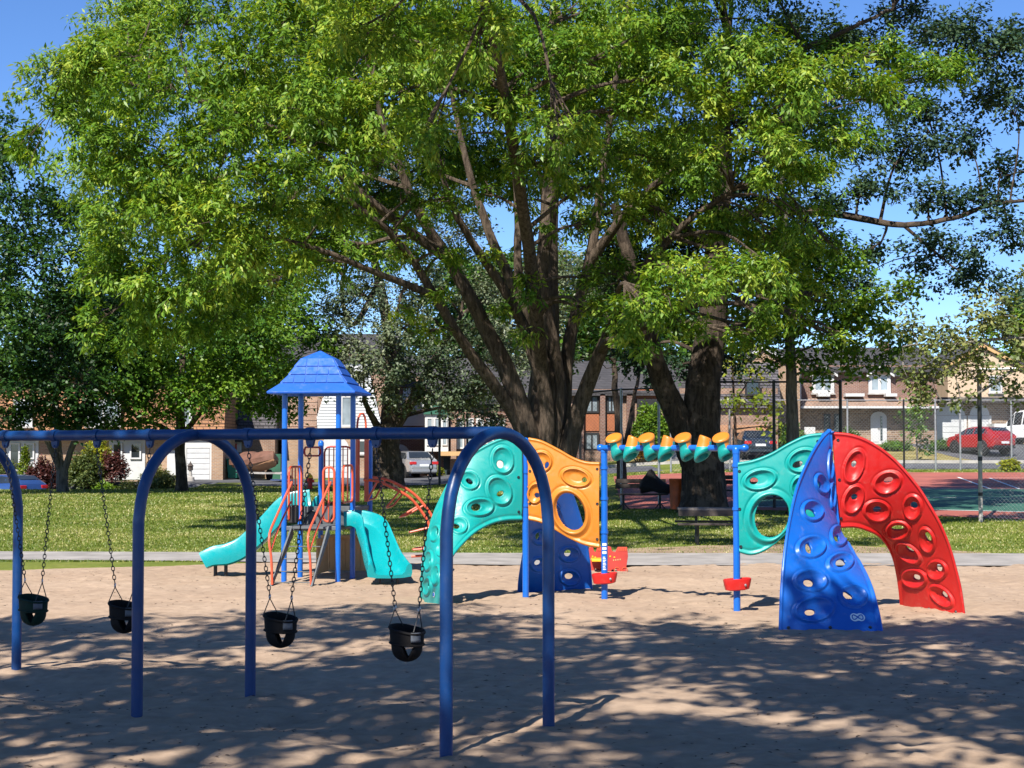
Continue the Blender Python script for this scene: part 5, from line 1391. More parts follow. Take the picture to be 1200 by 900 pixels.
# 3 brown house with white garage and white gable siding
h = House('row_house', 'brown brick house with white clapboard gable behind the play tower', 365, 91)
h.box('wall', 331, 505, 458, 566, 'brick_tan', ground=True)
h.mansard(320, 372, 507, 450, 'brick_brown', lean=.5)
h.box('upper_wall', 372, 415, 458, 506, 'brick_brown', .02, 7.5)
def trap(z, x0, x1, z0, z1):
    f = (z - z0) / (z1 - z0); return x0 + (x1 - x0) * .30 * f, x1 - (x1 - x0) * .22 * f
h.clapboard(368, 425, 448, 502, d=-.16, poly=trap)
h.window(400, 464, 414, 500, d=-.22, n=1, gm='glass_pale', fm='white_trim')
h.gable_roof('roof', 318, 462, 420, 385, 'roof_dark')
h.garage(376, 527, 408, 564, arch=.75, rows=5)
h.window(418, 515, 432, 532, n=1)
# 4 white and brick house with arched garage, left of the porch house
h = House('row_house', 'white clapboard and red brick house behind the silver car', 480, 97)
h.box('wall', 440, 500, 500, 566, 'brick_red', ground=True)
h.box('upper_wall', 455, 440, 499, 500, 'brick_brown', .02, 7.5)
h.clapboard(466, 455, 500, 499, d=-.16, poly=lambda z, x0, x1, z0, z1: (x0 + (x1 - x0) * .22 * (z - z0) / (z1 - z0), x1 - (x1 - x0) * .16 * (z - z0) / (z1 - z0)))
h.gable_roof('roof', 440, 500, 450, 412, 'roof_dark')
h.garage(455, 532, 479, 562, arch=.55, rows=4)
h.box('side_steps_wall', 492, 530, 501, 563, 'brick_tan', -1.5, .0)
# 5 porch house with curved bay roof
h = House('porch_house', 'white fronted house with a curved dark bay roof and stairs behind the teal panel', 550, 95)
h.box('wall', 501, 478, 640, 566, 'brick_red', ground=True)
h.gable_roof('roof', 498, 645, 470, 415, 'roof_dark')
x0, z0, x1, z1 = h.rect(497, 473, 527, 486)
pts = [(x0, h.Y - 1.1, z0)] + [(x0 + .2 + (x1 - x0 - .4) * t, h.Y - 1.1, z0 + (z1 - z0) * math.sin(math.pi * (.15 + .7 * t))) for t in np.linspace(0, 1, 9)] + [(x1, h.Y - 1.1, z0)]
MB().prism(pts, (0, 1.2, 0)).build('bay_roof', 'shed_green', h.t, h.o)
h.box('bay', 499, 486, 526, 529, 'white_trim', -.95, .05)
for a, b in ((501, 508), (510, 517), (519, 525)): h.window(a, 490, b, 522, d=-.96, n=1, gm='glass_pale', sill=False, fw=.06)
h.box('brick_pier', 528, 485, 535, 560, 'brick_brown', -.6, -.003)
for k, a in enumerate((535, 546, 558, 570, 583)): h.window(a, 490, a + 9, 526, d=-.02, n=1, gm='glass_pale', sill=False, fw=.10)
h.box('balcony_floor', 516, 529, 545, 534, 'tan', -1.6, -.96)
mb = MB()
for k in range(9):
    x, z = h.xz(502 + k * 1.9, 532 + k * 3.6); mb.box((x, h.Y - 1.8, z - .16), (x + .30, h.Y - 1.0, z))
mb.build('stair', 'concrete', h.t, h.o)
h.box('porch_door', 520, 536, 533, 563, 'door_teal', -.05, .03)
h.box('white_steps', 560, 538, 590, 566, 'white_trim', -1.2, -.1)
# 6 brick house with rust panels, right of the maple trunk
h = House('row_house', 'brick house with rust spandrel panel between black windows, right of the maple trunk', 725, 89)
h.box('wall', 655, 456, 792, 552, 'brick_brown', ground=True)
h.gable_roof('roof', 650, 796, 460, 418, 'roof_dark')
for a, b in ((676, 684), (703, 709), (734, 741)):
    h.box('brick_pier', a, 462, b, 547, 'brick_red', -.35, -.003, ground=True)
for a, b in ((685, 702), (711, 722)):
    h.window(a, 463, b, 484, fm='dark_trim', gm='glass_pale', d=-.05, sill=False)
    h.box('spandrel_panel', a, 485.5, b, 505, 'panel_rust', -.06, .02)
    h.window(a, 507, b, 528, fm='dark_trim', gm='glass_pale', d=-.05, sill=False)
h.box('entry_bay', 746, 468, 769, 512, 'dark_trim', -.5, .02)
for a, b, c, d in ((749, 480, 760, 489), (750, 491, 759, 499), (763, 497, 767, 509), (752, 503, 760, 510)): h.box('bay_panel', a, b, c, d, 'siding', -.56, -.501)
h.box('garden_step', 655, 528, 792, 549, 'brick_brown', -.2, -.004)
h.box('rust_band', 742, 455, 790, 469, 'panel_rust', -.08, .02)
mb = MB()
for k in range(4):
    x0, z0, x1, z1 = h.rect(779, 540 - k * 4.6, 796, 544 - k * 4.6); mb.box((x0, h.Y - 1.6 + k * .3, z0 - .3), (x1, h.Y - .2, z1))
mb.build('front_steps', 'concrete', h.t, h.o)
# 7 double garage house
h = House('row_house', 'brick house with dark teal double garage doors under tan headers', 835, 92)
h.box('wall', 772, 455, 912, 552, 'brick_brown', ground=True)
h.mansard(842, 914, 478, 424, 'mansard_grey', lean=1.1)
h.mansard(770, 842, 470, 428, 'roof_dark', lean=1.6)
h.window(872, 444, 890, 464, fm='dark_trim', d=-.28, n=1, sill=False)
h.window(812, 478, 840, 492, fm='dark_trim', d=-.04, n=2, sill=False)
for a, b in ((799, 852), (858, 897)):
    h.box('garage_header', a - 2, 498, b + 2, 507, 'tan_trim', -.12, .02)
    h.garage(a, 509, b, 546, m='door_teal', rows=5, frame='dark_trim', d=-.02)
h.box('brick_pier', 852.5, 498, 857.5, 548, 'brick_brown', -.4, -.125, ground=True)
# 8 gable house
h = House('gable_house', 'beige brick house with a white trimmed front gable beside the slim trunk', 905, 95)
h.box('wall', 876, 434, 938, 545, 'brick_tan', ground=True)
h.front_gable(868, 893.5, 922, 421, 404, 'brick_tan', depth=8)
h.box('upper_wall', 876, 420, 938, 434, 'brick_tan', .03, 7)
h.gable_roof('roof', 885, 940, 430, 403, 'roof_dark', d=.6)
# 9 long brick terrace with gablets, white windows and an arched white door
h = House('terrace_house', 'long dark-roofed brick terrace with white dormer gablets and an arched white door', 1020, 97)
h.box('wall', 936, 476, 1098, 530, 'stone_mix', ground=True)
h.box('upper_wall', 936, 428, 1098, 470, 'brick_red', -.05, 8)
h.gable_roof('roof', 932, 1104, 433, 402, 'roof_dark', over=.5)
h.mansard(936, 1094, 477, 467, 'brick_brown', over=.95, lean=.85, name='skirt_roof')
h.box('fascia', 935, 476.5, 1095, 479, 'white_trim', -1.08, -.96)
h.box('soffit', 936, 477.5, 1094, 479.5, 'dark_trim', -.95, 0)
for cx in (964, 1030):
    h.window(cx - 13, 438, cx + 13, 461, d=-.12, n=2, gm='glass_pale', fw=.20)
    h.front_gable(cx - 16, cx, cx + 16, 439, 428, 'stucco_beige', d=-.25, depth=2.5, t_=.16)
for a, b in ((1043, 1055), (1078, 1096), (998, 1010)): h.window(a, 432, b, 441, d=-.1, n=2, gm='glass_pale', fw=.12, sill=False)
for a, b in ((956, 970), (988, 1010), (1035, 1048)): h.box('awning_strip', a, 461.5, b, 465, 'white_trim', -.75, -.1)
h.box('drain_pipe', 936.5, 436, 938.5, 478, 'white_trim', -.18, -.06)
for cx in (969, 981): h.window(cx - 4, 485, cx + 4, 507, d=-.04, n=1, fm='door_teal', sill=False)
x0, z0, x1, z1 = h.rect(1020, 490, 1039, 520)
z0 = gz((x0 + x1) / 2, h.Y)
mb = MB(); pts = [(x0, h.Y - .10, z0), (x1, h.Y - .10, z0)] + [((x0 + x1) / 2 + math.cos(t) * (x1 - x0) / 2, h.Y - .10, z1 + math.sin(t) * (x1 - x0) / 2 * .8) for t in np.linspace(0, math.pi, 11)]
mb.prism(pts, (0, .14, 0)); dr = mb.build('door', 'white_door', h.t, h.o)
xm = (x0 + x1) / 2
MB().box((xm + .08, h.Y - .14, z0 + .25), (xm + .20, h.Y - .101, z1 + .1)).build('door_glass', 'glass', dr, h.o)
MB().box((x0 + .08, h.Y - .13, z0 + .15), (xm - .02, h.Y - .101, z0 + .85)).build('door_panel', 'white_door', dr, h.o, bevel=.01)
MB().lathe([(.04, -.04), (.05, 0), (.04, .04), (0, .05)], 10, Matrix.Translation((xm - .02, h.Y - .15, z0 + .95))).build('handle', 'ring_metal', dr, h.o)
h.box('chimney', 1050, 396, 1058, 412, 'brick_red', 3.5, 4.6)
# 10 white garages and beige gable house at the right edge
h = House('garage_house', 'beige gable house with arched white garages beside the red car', 1150, 99)
h.box('wall', 1096, 470, 1215, 535, 'stone_mix', ground=True)
h.garage(1097, 487, 1130, 520, arch=.62, rows=5); h.garage(1137, 487, 1159, 520, arch=.62, rows=5)
h.front_gable(1108, 1152, 1200, 428, 402, 'stucco_beige', trim='tan', d=.3, depth=8)
h.box('upper_wall', 1112, 427, 1215, 470, 'stucco_beige', .3, 8)
h.box('garage_roof', 1092, 466, 1220, 472, 'roof_dark', -.9, 8)
h.window(1160, 440, 1176, 460, d=.28, n=1, gm='glass_pale')
h.box('low_white_wall', 1156, 497, 1172, 510, 'white_trim', -1.6, -.2)
h.box('notice_board', 1089, 493, 1095, 504, 'white_trim', -.08, -.003)
h.box('notice_mark', 1090.5, 495, 1093.5, 498, 'dark_red', -.10, -.081)

# ---------------------------------------------------------------- cars
def car(label, paint, loc, rz, L, Wd, H, kind, name='parked_car'):
    """side profile stations along x (front at +x): (x, sill z, belt z, roof z or None, half width, roof half width)"""
    t = thing(name, label, 'car', loc, rz)
    hl = L / 2; w = Wd / 2
    if kind == 'sedan':
        st = [(-hl, .45, .70, .70, w * .80), (-hl + .12, .26, .95, .95, w * .92), (-hl + .55, .22, 1.0, 1.02, w), (-hl + 1.15, .22, 1.0, 1.42, w), (-.1, .22, .97, H, w), (.55, .22, .95, 1.42, w), (1.25, .22, .93, .95, w), (hl - .4, .22, .80, .80, w * .95), (hl - .08, .28, .66, .66, w * .84), (hl, .40, .58, .58, w * .72)]
        gh = (2, 3, 4, 5, 6)
    else:
        st = [(-hl, .50, .80, .80, w * .82), (-hl + .08, .34, 1.02, 1.04, w * .93), (-hl + .25, .28, 1.08, 1.20, w), (-hl + .72, .26, 1.06, H - .06, w), (-.35, .26, 1.02, H, w), (.30, .26, 1.0, H - .06, w), (1.05, .26, .98, 1.02, w), (hl - .35, .28, .90, .90, w * .95), (hl - .08, .34, .74, .74, w * .85), (hl, .45, .64, .64, w * .74)]
        gh = (2, 3, 4, 5, 6)
    rings = []
    for (x, s, b, r, hw) in st:
        rw = hw * (.96 if r - b < .06 else .74 + .08 * (1 - min(1, (r - b) / .45)))
        half = [(hw * .86, s), (hw, s + .10), (hw, b - .12), (hw * .965, b), (rw, max(b + .005, r - .05)), (rw * .82, r)]
        rings.append([(x, a, z) for a, z in half] + [(x, -a, z) for a, z in half[::-1]])
    k = len(rings[0]); vs = [p for r_ in rings for p in r_]
    fs = [(i * k + j, i * k + (j + 1) % k, (i + 1) * k + (j + 1) % k, (i + 1) * k + j) for i in range(len(rings) - 1) for j in range(k)]
    fs += [tuple(range(k)), tuple((len(rings) - 1) * k + j for j in range(k - 1, -1, -1))]
    mb = MB(); mb.add(vs, fs); body = mb.build('body', paint, t, None, True)
    md = body.modifiers.new("bevel", 'BEVEL'); md.width = .03; md.segments = 2; md.limit_method = 'ANGLE'; md.angle_limit = R(25)
    # glazing set a little proud of the cabin sides
    def lerp(a, b, f): return Vector(a).lerp(Vector(b), f)
    for s in (0, 1):
        A, B_ = (3, 4) if s == 0 else (k - 4, k - 5)
        out = Vector((0, .012 if s == 0 else -.012, .006))
        for i0, i1, f0, f1 in ((gh[0], gh[1], .35, .92), (gh[1], gh[2], .04, .95), (gh[2], gh[3], .05, .97), (gh[3], gh[4], .03, .6)):
            a0, b0_, a1, b1_ = rings[i0][A], rings[i0][B_], rings[i1][A], rings[i1][B_]
            lo0, lo1 = lerp(a0, a1, f0), lerp(a0, a1, f1); hi0, hi1 = lerp(b0_, b1_, f0), lerp(b0_, b1_, f1)
            q = [lerp(lo0, hi0, .08), lerp(lo1, hi1, .08), lerp(lo1, hi1, .92), lerp(lo0, hi0, .92)]
            mb = MB(); mb.add([p + out for p in q], [(0, 1, 2, 3)] if s else [(3, 2, 1, 0)]); mb.build('window', 'glass', t, None, fix=False)
    for i0, i1 in ((gh[0], gh[1]), (gh[3], gh[4])):
        r0, r1 = (rings[i0], rings[i1]) if rings[i0][5][2] < rings[i1][5][2] else (rings[i1], rings[i0])
        o_ = Vector((.0, 0, .02)) + Vector((-.012 if i0 == gh[0] else .012, 0, 0))
        q = [lerp(r0[5], r1[5], .12), lerp(r0[k - 6], r1[k - 6], .12), lerp(r0[k - 6], r1[k - 6], .90), lerp(r0[5], r1[5], .90)]
        q = [Vector((p.x, p.y * 1.0, p.z)) + o_ for p in q]
        mb = MB(); mb.add(q, [(0, 1, 2, 3)]); mb.build('windscreen' if i0 != gh[0] else 'rear_window', 'glass', t, None, fix=False)
    wr = .31 if kind == 'sedan' else .35
    for x in (-hl + .85, hl - .88):
        for s in (-1, 1):
            T = Matrix.Translation((x, s * (w - .095), wr)) @ Matrix.Rotation(R(-90 * s), 4, 'X')
            ar = MB().lathe([(wr + .06, -.09), (wr + .06, .102), (0, .102)], 22, T).build('wheel_arch', 'plastic_black', t, None)
            wh = MB().lathe([(wr * .6, -.09), (wr * .97, -.10), (wr, -.06), (wr, .085), (wr * .95, .118), (wr * .62, .125)], 24, T).build('wheel', 'tyre', t, None, True)
            mb = MB().lathe([(wr * .63, .112), (wr * .58, .118), (wr * .50, .10), (0, .10)], 20, T)
            for q in range(5):
                mb.box((-.028, .02, .10), (.028, wr * .55, .125), T @ Matrix.Rotation(R(72 * q), 4, 'Z'))
            mb.build('rim', 'rim', wh, None)
    zt = .82 if kind == 'sedan' else .92
    for s in (-1, 1):
        MB().box((-hl - .005, s * w * .52, zt - .10), (-hl + .16, s * w * .93, zt + .06)).build('tail_light', 'tail_red', t, None, bevel=.02)
        MB().box((hl - .16, s * w * .46, .56), (hl - .03, s * w * .80, .68)).build('headlight', 'glass_pale', t, None, bevel=.02)
        MB().box((gh and .72 or 0, s * (w + .02), .95), (.86, s * (w + .17), 1.07)).build('mirror', paint, t, None, bevel=.03)
        MB().box((-.55, s * (w - .002), .84), (-.37, s * (w + .02), .87)).build('door_handle', paint, t, None)
    MB().box((-hl - .02, -.26, .62 if kind == 'sedan' else .55), (-hl + .05, .26, .74 if kind == 'sedan' else .67)).build('number_plate', 'plate', t, None)
    MB().box((-hl - .02, -w * .85, .30), (-hl + .25, w * .85, .46)).build('bumper', paint if kind == 'sedan' else 'plastic_black', t, None, bevel=.04)
    for s in (-1, 1): MB().box((-hl + 1.25, s * (w - .03), .22), (hl - 1.28, s * (w + .006), .34)).build('side_skirt', 'plastic_black' if kind != 'sedan' else paint, t, None, bevel=.02)
    return t
def car_at(label, paint, px, py, Y, heading, L, Wd, H, kind, dz=0.0):
    x = (px - 600) * Y / F
    return car(label, paint, (x, Y, gz(x, Y) + .04 + dz), R(heading), L, Wd, H, kind)
car_at('silver sedan parked in the driveway, seen from behind beside the grey poplar trunk', 'car_silver', 482, 562, 92, 180 - 68, 4.5, 1.72, 1.46, 'sedan')
car_at('red crossover car parked in front of the white garages at right', 'car_red', 1148, 530, 90, 180 - 64, 3.9, 1.66, 1.47, 'suv')
car_at('blue hatchback at the far left behind the lawn crest', 'car_blue', 8, 575, 78.5, 180 - 34, 4.0, 1.70, 1.48, 'suv', 0)
car_at('dark parked car in front of the teal garage doors', 'car_dark', 884, 540, 87.5, 90, 4.4, 1.78, 1.45, 'sedan')
car_at('white van partly cut off by the right edge of the view', 'car_white', 1205, 520, 96, 180 - 60, 4.9, 1.95, 1.95, 'suv')

# ---------------------------------------------------------------- boat under a tarp on its trailer
bx, by = (305 - 600) * 85 / F, 85.0; bz = gz(bx, by)
bt = thing('covered_boat', 'boat under a brown tarp on a trailer beside the green shed door', 'boat', (bx, by, bz), R(-58))
bt.scale = (.95, .95, .95)
def boat_loft(sec, name, m):
    vs = []; ns = 15; k = None
    for i in range(ns):
        u = i / (ns - 1); x = -1.9 + 3.7 * u
        wd = .92 * (1 - max(0, (u - .40) / .60) ** 2.1) + .03; rise = .34 * max(0, (u - .45) / .55) ** 2
        s = sec(u, wd, rise); k = len(s); vs += [(x, a, z) for a, z in s]
    fs = [(i * k + j, i * k + (j + 1) % k, (i + 1) * k + (j + 1) % k, (i + 1) * k + j) for i in range(ns - 1) for j in range(k)] + [tuple(range(k)), tuple((ns - 1) * k + j for j in range(k - 1, -1, -1))]
    mb = MB(); mb.add(vs, fs); return mb.build(name, m, bt, None, True)
boat_loft(lambda u, w, r: [(-w * .96, 1.02 + r), (-w * .86, .72 + r * 1.2), (-w * .25, .52 + r * 1.6), (0, .47 + r * 1.7), (w * .25, .52 + r * 1.6), (w * .86, .72 + r * 1.2), (w * .96, 1.02 + r)], 'hull', 'tan_trim')
boat_loft(lambda u, w, r: [(-w * 1.03, .84 + r), (-w * 1.05, 1.10 + r), (-w * .62, 1.32 + r * .8 + .05 * math.sin(u * 19)), (-w * .2, 1.52 + r * .5 + .04 * math.sin(u * 11) - .18 * max(0, u - .7)), (w * .2, 1.53 + r * .5 + .04 * math.sin(u * 11) - .18 * max(0, u - .7)), (w * .62, 1.31 + r * .8 + .05 * math.sin(u * 17)), (w * 1.05, 1.10 + r), (w * 1.03, .84 + r + .03 * math.sin(u * 23))], 'tarp_cover', 'tarp')
mb = MB(); mb.box((-1.9, -.62, .38), (2.0, -.54, .48)); mb.box((-1.9, .54, .38), (2.0, .62, .48)); mb.box((2.0, -.62, .385), (2.08, .62, .475)); mb.box((2.08, -.05, .38), (2.9, .05, .48)); mb.box((2.75, -.03, .04), (2.81, .03, .38))
tr_ = mb.build('trailer_frame', 'concrete', bt, None)
for s in (-1, 1):
    T = Matrix.Translation((-.4, s * .72, .30)) @ Matrix.Rotation(R(90), 4, 'X')
    MB().lathe([(.18, -.09), (.29, -.08), (.30, 0), (.29, .08), (.18, .09)], 20, T).build('wheel', 'tyre', bt, None, True)
MB().box((2.2, -.35, .05), (3.3, .45, .12)).build('ground_tarp', 'car_blue', bt, None)
# teal wheeled bin in the carport
x = (275 - 600) * 87 / F; z = gz(x, 87)
wb = thing('wheeled_bin', 'teal wheeled bin standing in the dark carport beside the boat', 'bin', (x, 87, z))
MB().prism([(-.28, -.3, .10), (.28, -.3, .10), (.34, -.36, 1.05), (-.34, -.36, 1.05)], (0, .62, 0)).build('bin_body', 'bin_teal', wb, bevel=.02)
MB().box((-.37, -.42, 1.055), (.37, .34, 1.12)).build('lid', 'bin_teal', wb, bevel=.02)
# red hydrant with a yellow cap
x = P(363, 572, 73)[0]; z = gz(x, 73)
fh = thing('fire_hydrant', 'red fire hydrant with a yellow cap seen between the tower posts', 'hydrant', (x, 73, z))
MB().lathe([(.17, 0), (.17, .06), (.12, .07), (.12, .44), (.15, .45), (.15, .50)], 18).build('barrel', 'red', fh, None, True)
MB().lathe([(.14, .50), (.13, .58), (.08, .65), (.035, .67), (.035, .72), (0, .72)], 18).build('bonnet', 'yellow', fh, None, True)
for s in (-1, 1): MB().lathe([(.06, 0), (.06, .10), (0, .10)], 10, Matrix.Translation((s * .10, 0, .36)) @ Matrix.Rotation(R(90 * s), 4, 'Y')).build('outlet', 'red', fh)
# garden lantern by the garage
x = P(223, 566, 83.5)[0]; z = gz(x, 83.5)
gl = thing('garden_lantern', 'small dark garden lantern in front of the white garage', 'lantern', (x, 83.5, z))
MB().lathe([(.22, 0), (.20, .22), (.10, .26), (.07, .55), (.13, .58)], 12).build('stand', 'concrete', gl, None, True)
MB().lathe([(.13, .58), (.13, .76), (.17, .78), (.03, .96), (0, 1.05)], 8).build('lantern_top', 'wood_dark', gl)
# thin dark poles on the left lawn edge
for px, Y, top, lab in ((515, 76, 478, 'thin black pole beside the silver car'), (547.5, 78, 482, 'thin black pole in front of the porch house')):
    p = P(px, 568, Y); z = gz(p[0], Y); zt = P(px, top, Y)[2]
    po = thing('metal_pole', lab, 'pole', (p[0], Y, z))
    MB().tube([(0, 0, -.2), (0, 0, (zt - z) / 2), (0, 0, zt - z)], .055, 10).build('shaft', 'black_steel', po, None, True)
    MB().lathe([(.075, zt - z - .02), (.08, zt - z + .03), (.0, zt - z + .09)], 10).build('finial', 'black_steel', po, None)
# signs on the right-hand lawn
for px, py, Y, lab in ((949, 505, 93, 'small white lawn sign near the blue panel top'),):
    p = P(px, py, Y); z = gz(p[0], Y)
    sg = thing('lawn_sign', lab, 'sign', (p[0], Y, z))
    MB().box((-.30, -.02, p[2] - z - .2), (.30, .02, p[2] - z + .22)).build('sign_board', 'white_trim', sg)
    for s in (-1, 1): MB().tube([(s * .22, .0, -.1), (s * .22, .0, .3), (s * .22, 0, p[2] - z - .2)], .018, 6).build('leg', 'black_steel', sg)

# ---------------------------------------------------------------- shrubs and flower beds
def shrub(name, label, cat, px, py_base, Y, wpx, hpx, leaf, seed, cone=False, L=.16, tint=.5, dens=1.0, group=None):
    b = P(px, py_base, Y); x = b[0]; z = gz(x, Y); s = Y / F
    w, hh = wpx * s / 2, hpx * s
    r = np.random.default_rng(seed)
    t = thing(name, label, cat, (x, Y, z), 0, group)
    mb = MB()
    for k in range(4): mb.tube([(x, Y, z - .05), (x + r.normal() * w * .2, Y + r.normal() * w * .2, z + hh * .35), (x + r.normal() * w * .4, Y + r.normal() * w * .3, z + hh * .7)], [.035, .025, .01], 5)
    mb.build('stem', 'bark_dark', t, (x, Y, z))
    n = int(430 * dens * max(.5, w * hh))
    d = r.normal(size=(n, 3)); d /= np.linalg.norm(d, axis=1)[:, None]; d[:, 2] = np.abs(d[:, 2]) * 1.0 - .25 * (r.random(n) < .4)
    q = r.random(n) ** .35
    if cone:
        f = r.random(n) ** 1.4; a = r.random(n) * 6.283
        p = np.stack([x + np.cos(a) * w * (1 - f) * q, Y + np.sin(a) * w * (1 - f) * q, z + .05 + hh * f], 1); d = np.stack([np.cos(a), np.sin(a), .4 + 0 * a], 1)
    else:
        lump = 1 + .20 * np.sin(d[:, 0] * 6 + seed) * np.sin(d[:, 2] * 5 + seed * 2 + d[:, 1] * 3)
        p = np.array((x, Y, z + hh * .38)) + d * (q * lump)[:, None] * np.array((w, w * .8, hh * .60))
        p[:, 2] = np.maximum(p[:, 2], z + .03)
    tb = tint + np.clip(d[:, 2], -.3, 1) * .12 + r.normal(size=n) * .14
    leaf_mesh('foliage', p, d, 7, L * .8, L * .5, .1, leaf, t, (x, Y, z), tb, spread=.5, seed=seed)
    return t
shrub('conifer_shrub', 'small pale green cone shaped shrub beside the blue hatchback', 'shrub', 29, 572, 81.5, 26, 46, 'leaf_yellow', 1, True, .14, .25)
shrub('barberry_shrub', 'round dark purple barberry left of the pale trunk', 'shrub', 51, 574, 81, 40, 47, 'leaf_plum', 2, False, .16, .5)
shrub('yew_shrub', 'tall clumpy green yew right of the pale trunk', 'shrub', 98, 573, 81, 42, 56, 'leaf_pale', 3, False, .16, .22, 1.3)
shrub('golden_shrub', 'yellow-green tree-like shrub behind the yew', 'shrub', 114, 570, 83, 34, 52, 'leaf_yellow', 4, False, .18, .75)
shrub('plum_shrub', 'purple-leaved shrub in front of the white door', 'shrub', 133, 571, 81.5, 30, 43, 'leaf_plum', 5, False, .16, .6)
shrub('garden_shrub', 'low bright green shrub under the purple-leaved shrub', 'shrub', 124, 574, 80.6, 34, 24, 'leaf_left', 6, False, .16, .7)
shrub('garden_shrub', 'rounded yellow-green shrub below the white door', 'shrub', 153, 573, 80.8, 38, 24, 'leaf_pale', 7, False, .14, .4)
shrub('garden_shrub', 'yellow-green shrub beside the dark maple trunk', 'shrub', 186, 573, 81, 46, 33, 'leaf_pale', 8, False, .16, .55)
shrub('flower_clump', 'clump of yellow flowers at the foot of the yellow-green shrub', 'flowers', 187, 573, 80, 22, 7, 'flower_yellow', 9, False, .10, .6)
shrub('garden_shrub', 'dull green shrub at the left edge above the blue car', 'shrub', 4, 574, 82, 30, 30, 'leaf_pale', 10, False, .16, .35)
shrub('vine_shrub', 'tall rounded green vine mass in front of the rust panel house', 'shrub', 764, 548, 87, 40, 68, 'leaf_left', 11, False, .22, .68, 1.0)
shrub('flower_clump', 'orange and yellow flower bed below the pod bar', 'flowers', 747, 549, 86, 34, 24, 'flower_orange', 12, False, .14, .6)
shrub('hedge_shrub', 'low green hedge in front of the sapling', 'shrub', 1050, 525, 92, 36, 11, 'leaf_left', 13, False, .16, .4)
shrub('hedge_shrub', 'dark green low hedge in front of the white garage', 'shrub', 1107, 528, 92, 34, 12, 'leaf_left', 14, False, .16, .25)
shrub('round_shrub', 'round dark shrub under the terrace windows', 'shrub', 995, 520, 94, 22, 22, 'leaf_dark', 15, False, .18, .8)
shrub('garden_shrub', 'leafy shrub between the boat and the brown brick house', 'shrub', 311, 525, 93, 26, 20, 'leaf_pale', 16, False, .2, .5)
shrub('weed_shrub', 'bright yellow-green sprig growing beyond the tennis court', 'shrub', 1184, 560, 75, 16, 12, 'leaf_yellow', 17, False, .18, .7)
shrub('garden_shrub', 'small green shrub at the foot of the slim trunk', 'shrub', 925, 525, 93, 30, 30, 'leaf_left', 18, False, .2, .5)
shrub('garden_shrub', 'green shrub under the balcony behind the silver car', 'shrub', 510, 566, 93, 20, 12, 'leaf_yellow', 19, False, .14, .5)

# ---------------------------------------------------------------- court fences, benches, bin, picnic table
def fence(name, label, posts, tops, mname, pole_mats, mesh=True, rails=('top',), r=.035, pitch=.11, wire=.0030):
    base = (posts[0][0], posts[0][1], gz(*posts[0]))
    t = thing(name, label, 'fence', base)
    for (x, y), zt, pm in zip(posts, tops, pole_mats):
        o = MB().tube([(x, y, gz(x, y) - .3), (x, y, (gz(x, y) + zt) / 2), (x, y, zt)], r, 10).build('fence_post', pm, t, base, True)
        MB().lathe([(r * 1.1, zt), (r * 1.1, zt + .03), (0, zt + .06)], 10, Matrix.Translation((x, y, 0))).build('post_cap', pm, o, base)
    for i in range(len(posts) - 1):
        (xa, ya), (xb, yb) = posts[i], posts[i + 1]
        MB().tube([(xa, ya, tops[i]), ((xa + xb) / 2, (ya + yb) / 2, (tops[i] + tops[i + 1]) / 2), (xb, yb, tops[i + 1])], r * .62, 8).build('top_rail', mname, t, base, True)
    # woven wire: two families of diagonals as real thin ribbons
    V = []; Fc = []
    for i in range(len(posts) - 1):
        (xa, ya), (xb, yb) = posts[i], posts[i + 1]
        Lh = math.hypot(xb - xa, yb - ya); za, zb = gz(xa, ya) + .05, gz(xb, yb) + .05
        Hh = min(tops[i] - za, tops[i + 1] - zb)
        ux, uy = (xb - xa) / Lh, (yb - ya) / Lh
        for sgn in (1, -1):
            s0 = -Hh if sgn > 0 else 0
            c = s0
            while c < Lh + (0 if sgn > 0 else Hh):
                # line s = c + sgn*h, clipped to 0..Lh and 0..Hh
                h0 = max(0, (0 - c) if sgn > 0 else (c - Lh)); h1 = min(Hh, (Lh - c) if sgn > 0 else c)
                if h1 - h0 > .03:
                    k = len(V)
                    for hh_ in (h0, h1):
                        s_ = c + sgn * hh_; zz = za + (zb - za) * s_ / Lh + hh_
                        px_, py_ = xa + ux * s_, ya + uy * s_
                        V.append((px_ - ux * wire, py_ - uy * wire, zz)); V.append((px_ + ux * wire, py_ + uy * wire, zz)); V.append((px_ + uy * wire, py_ - ux * wire, zz + .0))
                    Fc += [(k, k + 1, k + 4, k + 3), (k + 1, k + 2, k + 5, k + 4), (k + 2, k, k + 3, k + 5)]
                c += pitch
    o = mesh_obj('chain_link_mesh', V, np.array(Fc), mname, t, False, base); o['kind'] = 'stuff'
    return t
def fp(px, Y): return ((px - 600) * Y / F, Y)
def ztop(px, py, Y): return P(px, py, Y)[2]
seg = [(786, 75), (855, 75), (924, 75.2), (993, 75.4), (1059, 75.6), (1096, 75.8), (1125, 75.9), (1185, 76), (1250, 76.2)]
fence('court_fence', 'chain-link fence of thin silver posts along the far side of the tennis court', [fp(*s) for s in seg], [ztop(a, 469, b) for a, b in seg], 'steel', ['steel', 'steel', 'steel', 'steel', 'black_steel', 'steel', 'steel', 'steel', 'steel'], r=.045, pitch=.15, wire=.0042)
seg = [(840, 47.6), (907, 46.8), (985, 46)]
fence('court_fence', 'black chain-link fence bay in front of the slim tree, nearer than the silver one', [fp(*s) for s in seg], [ztop(a, 447.5, b) for a, b in seg], 'black_steel', ['black_steel'] * 3, r=.045, pitch=.11, wire=.0030)
seg = [(680, 51), (728, 50.5), (772, 50)]
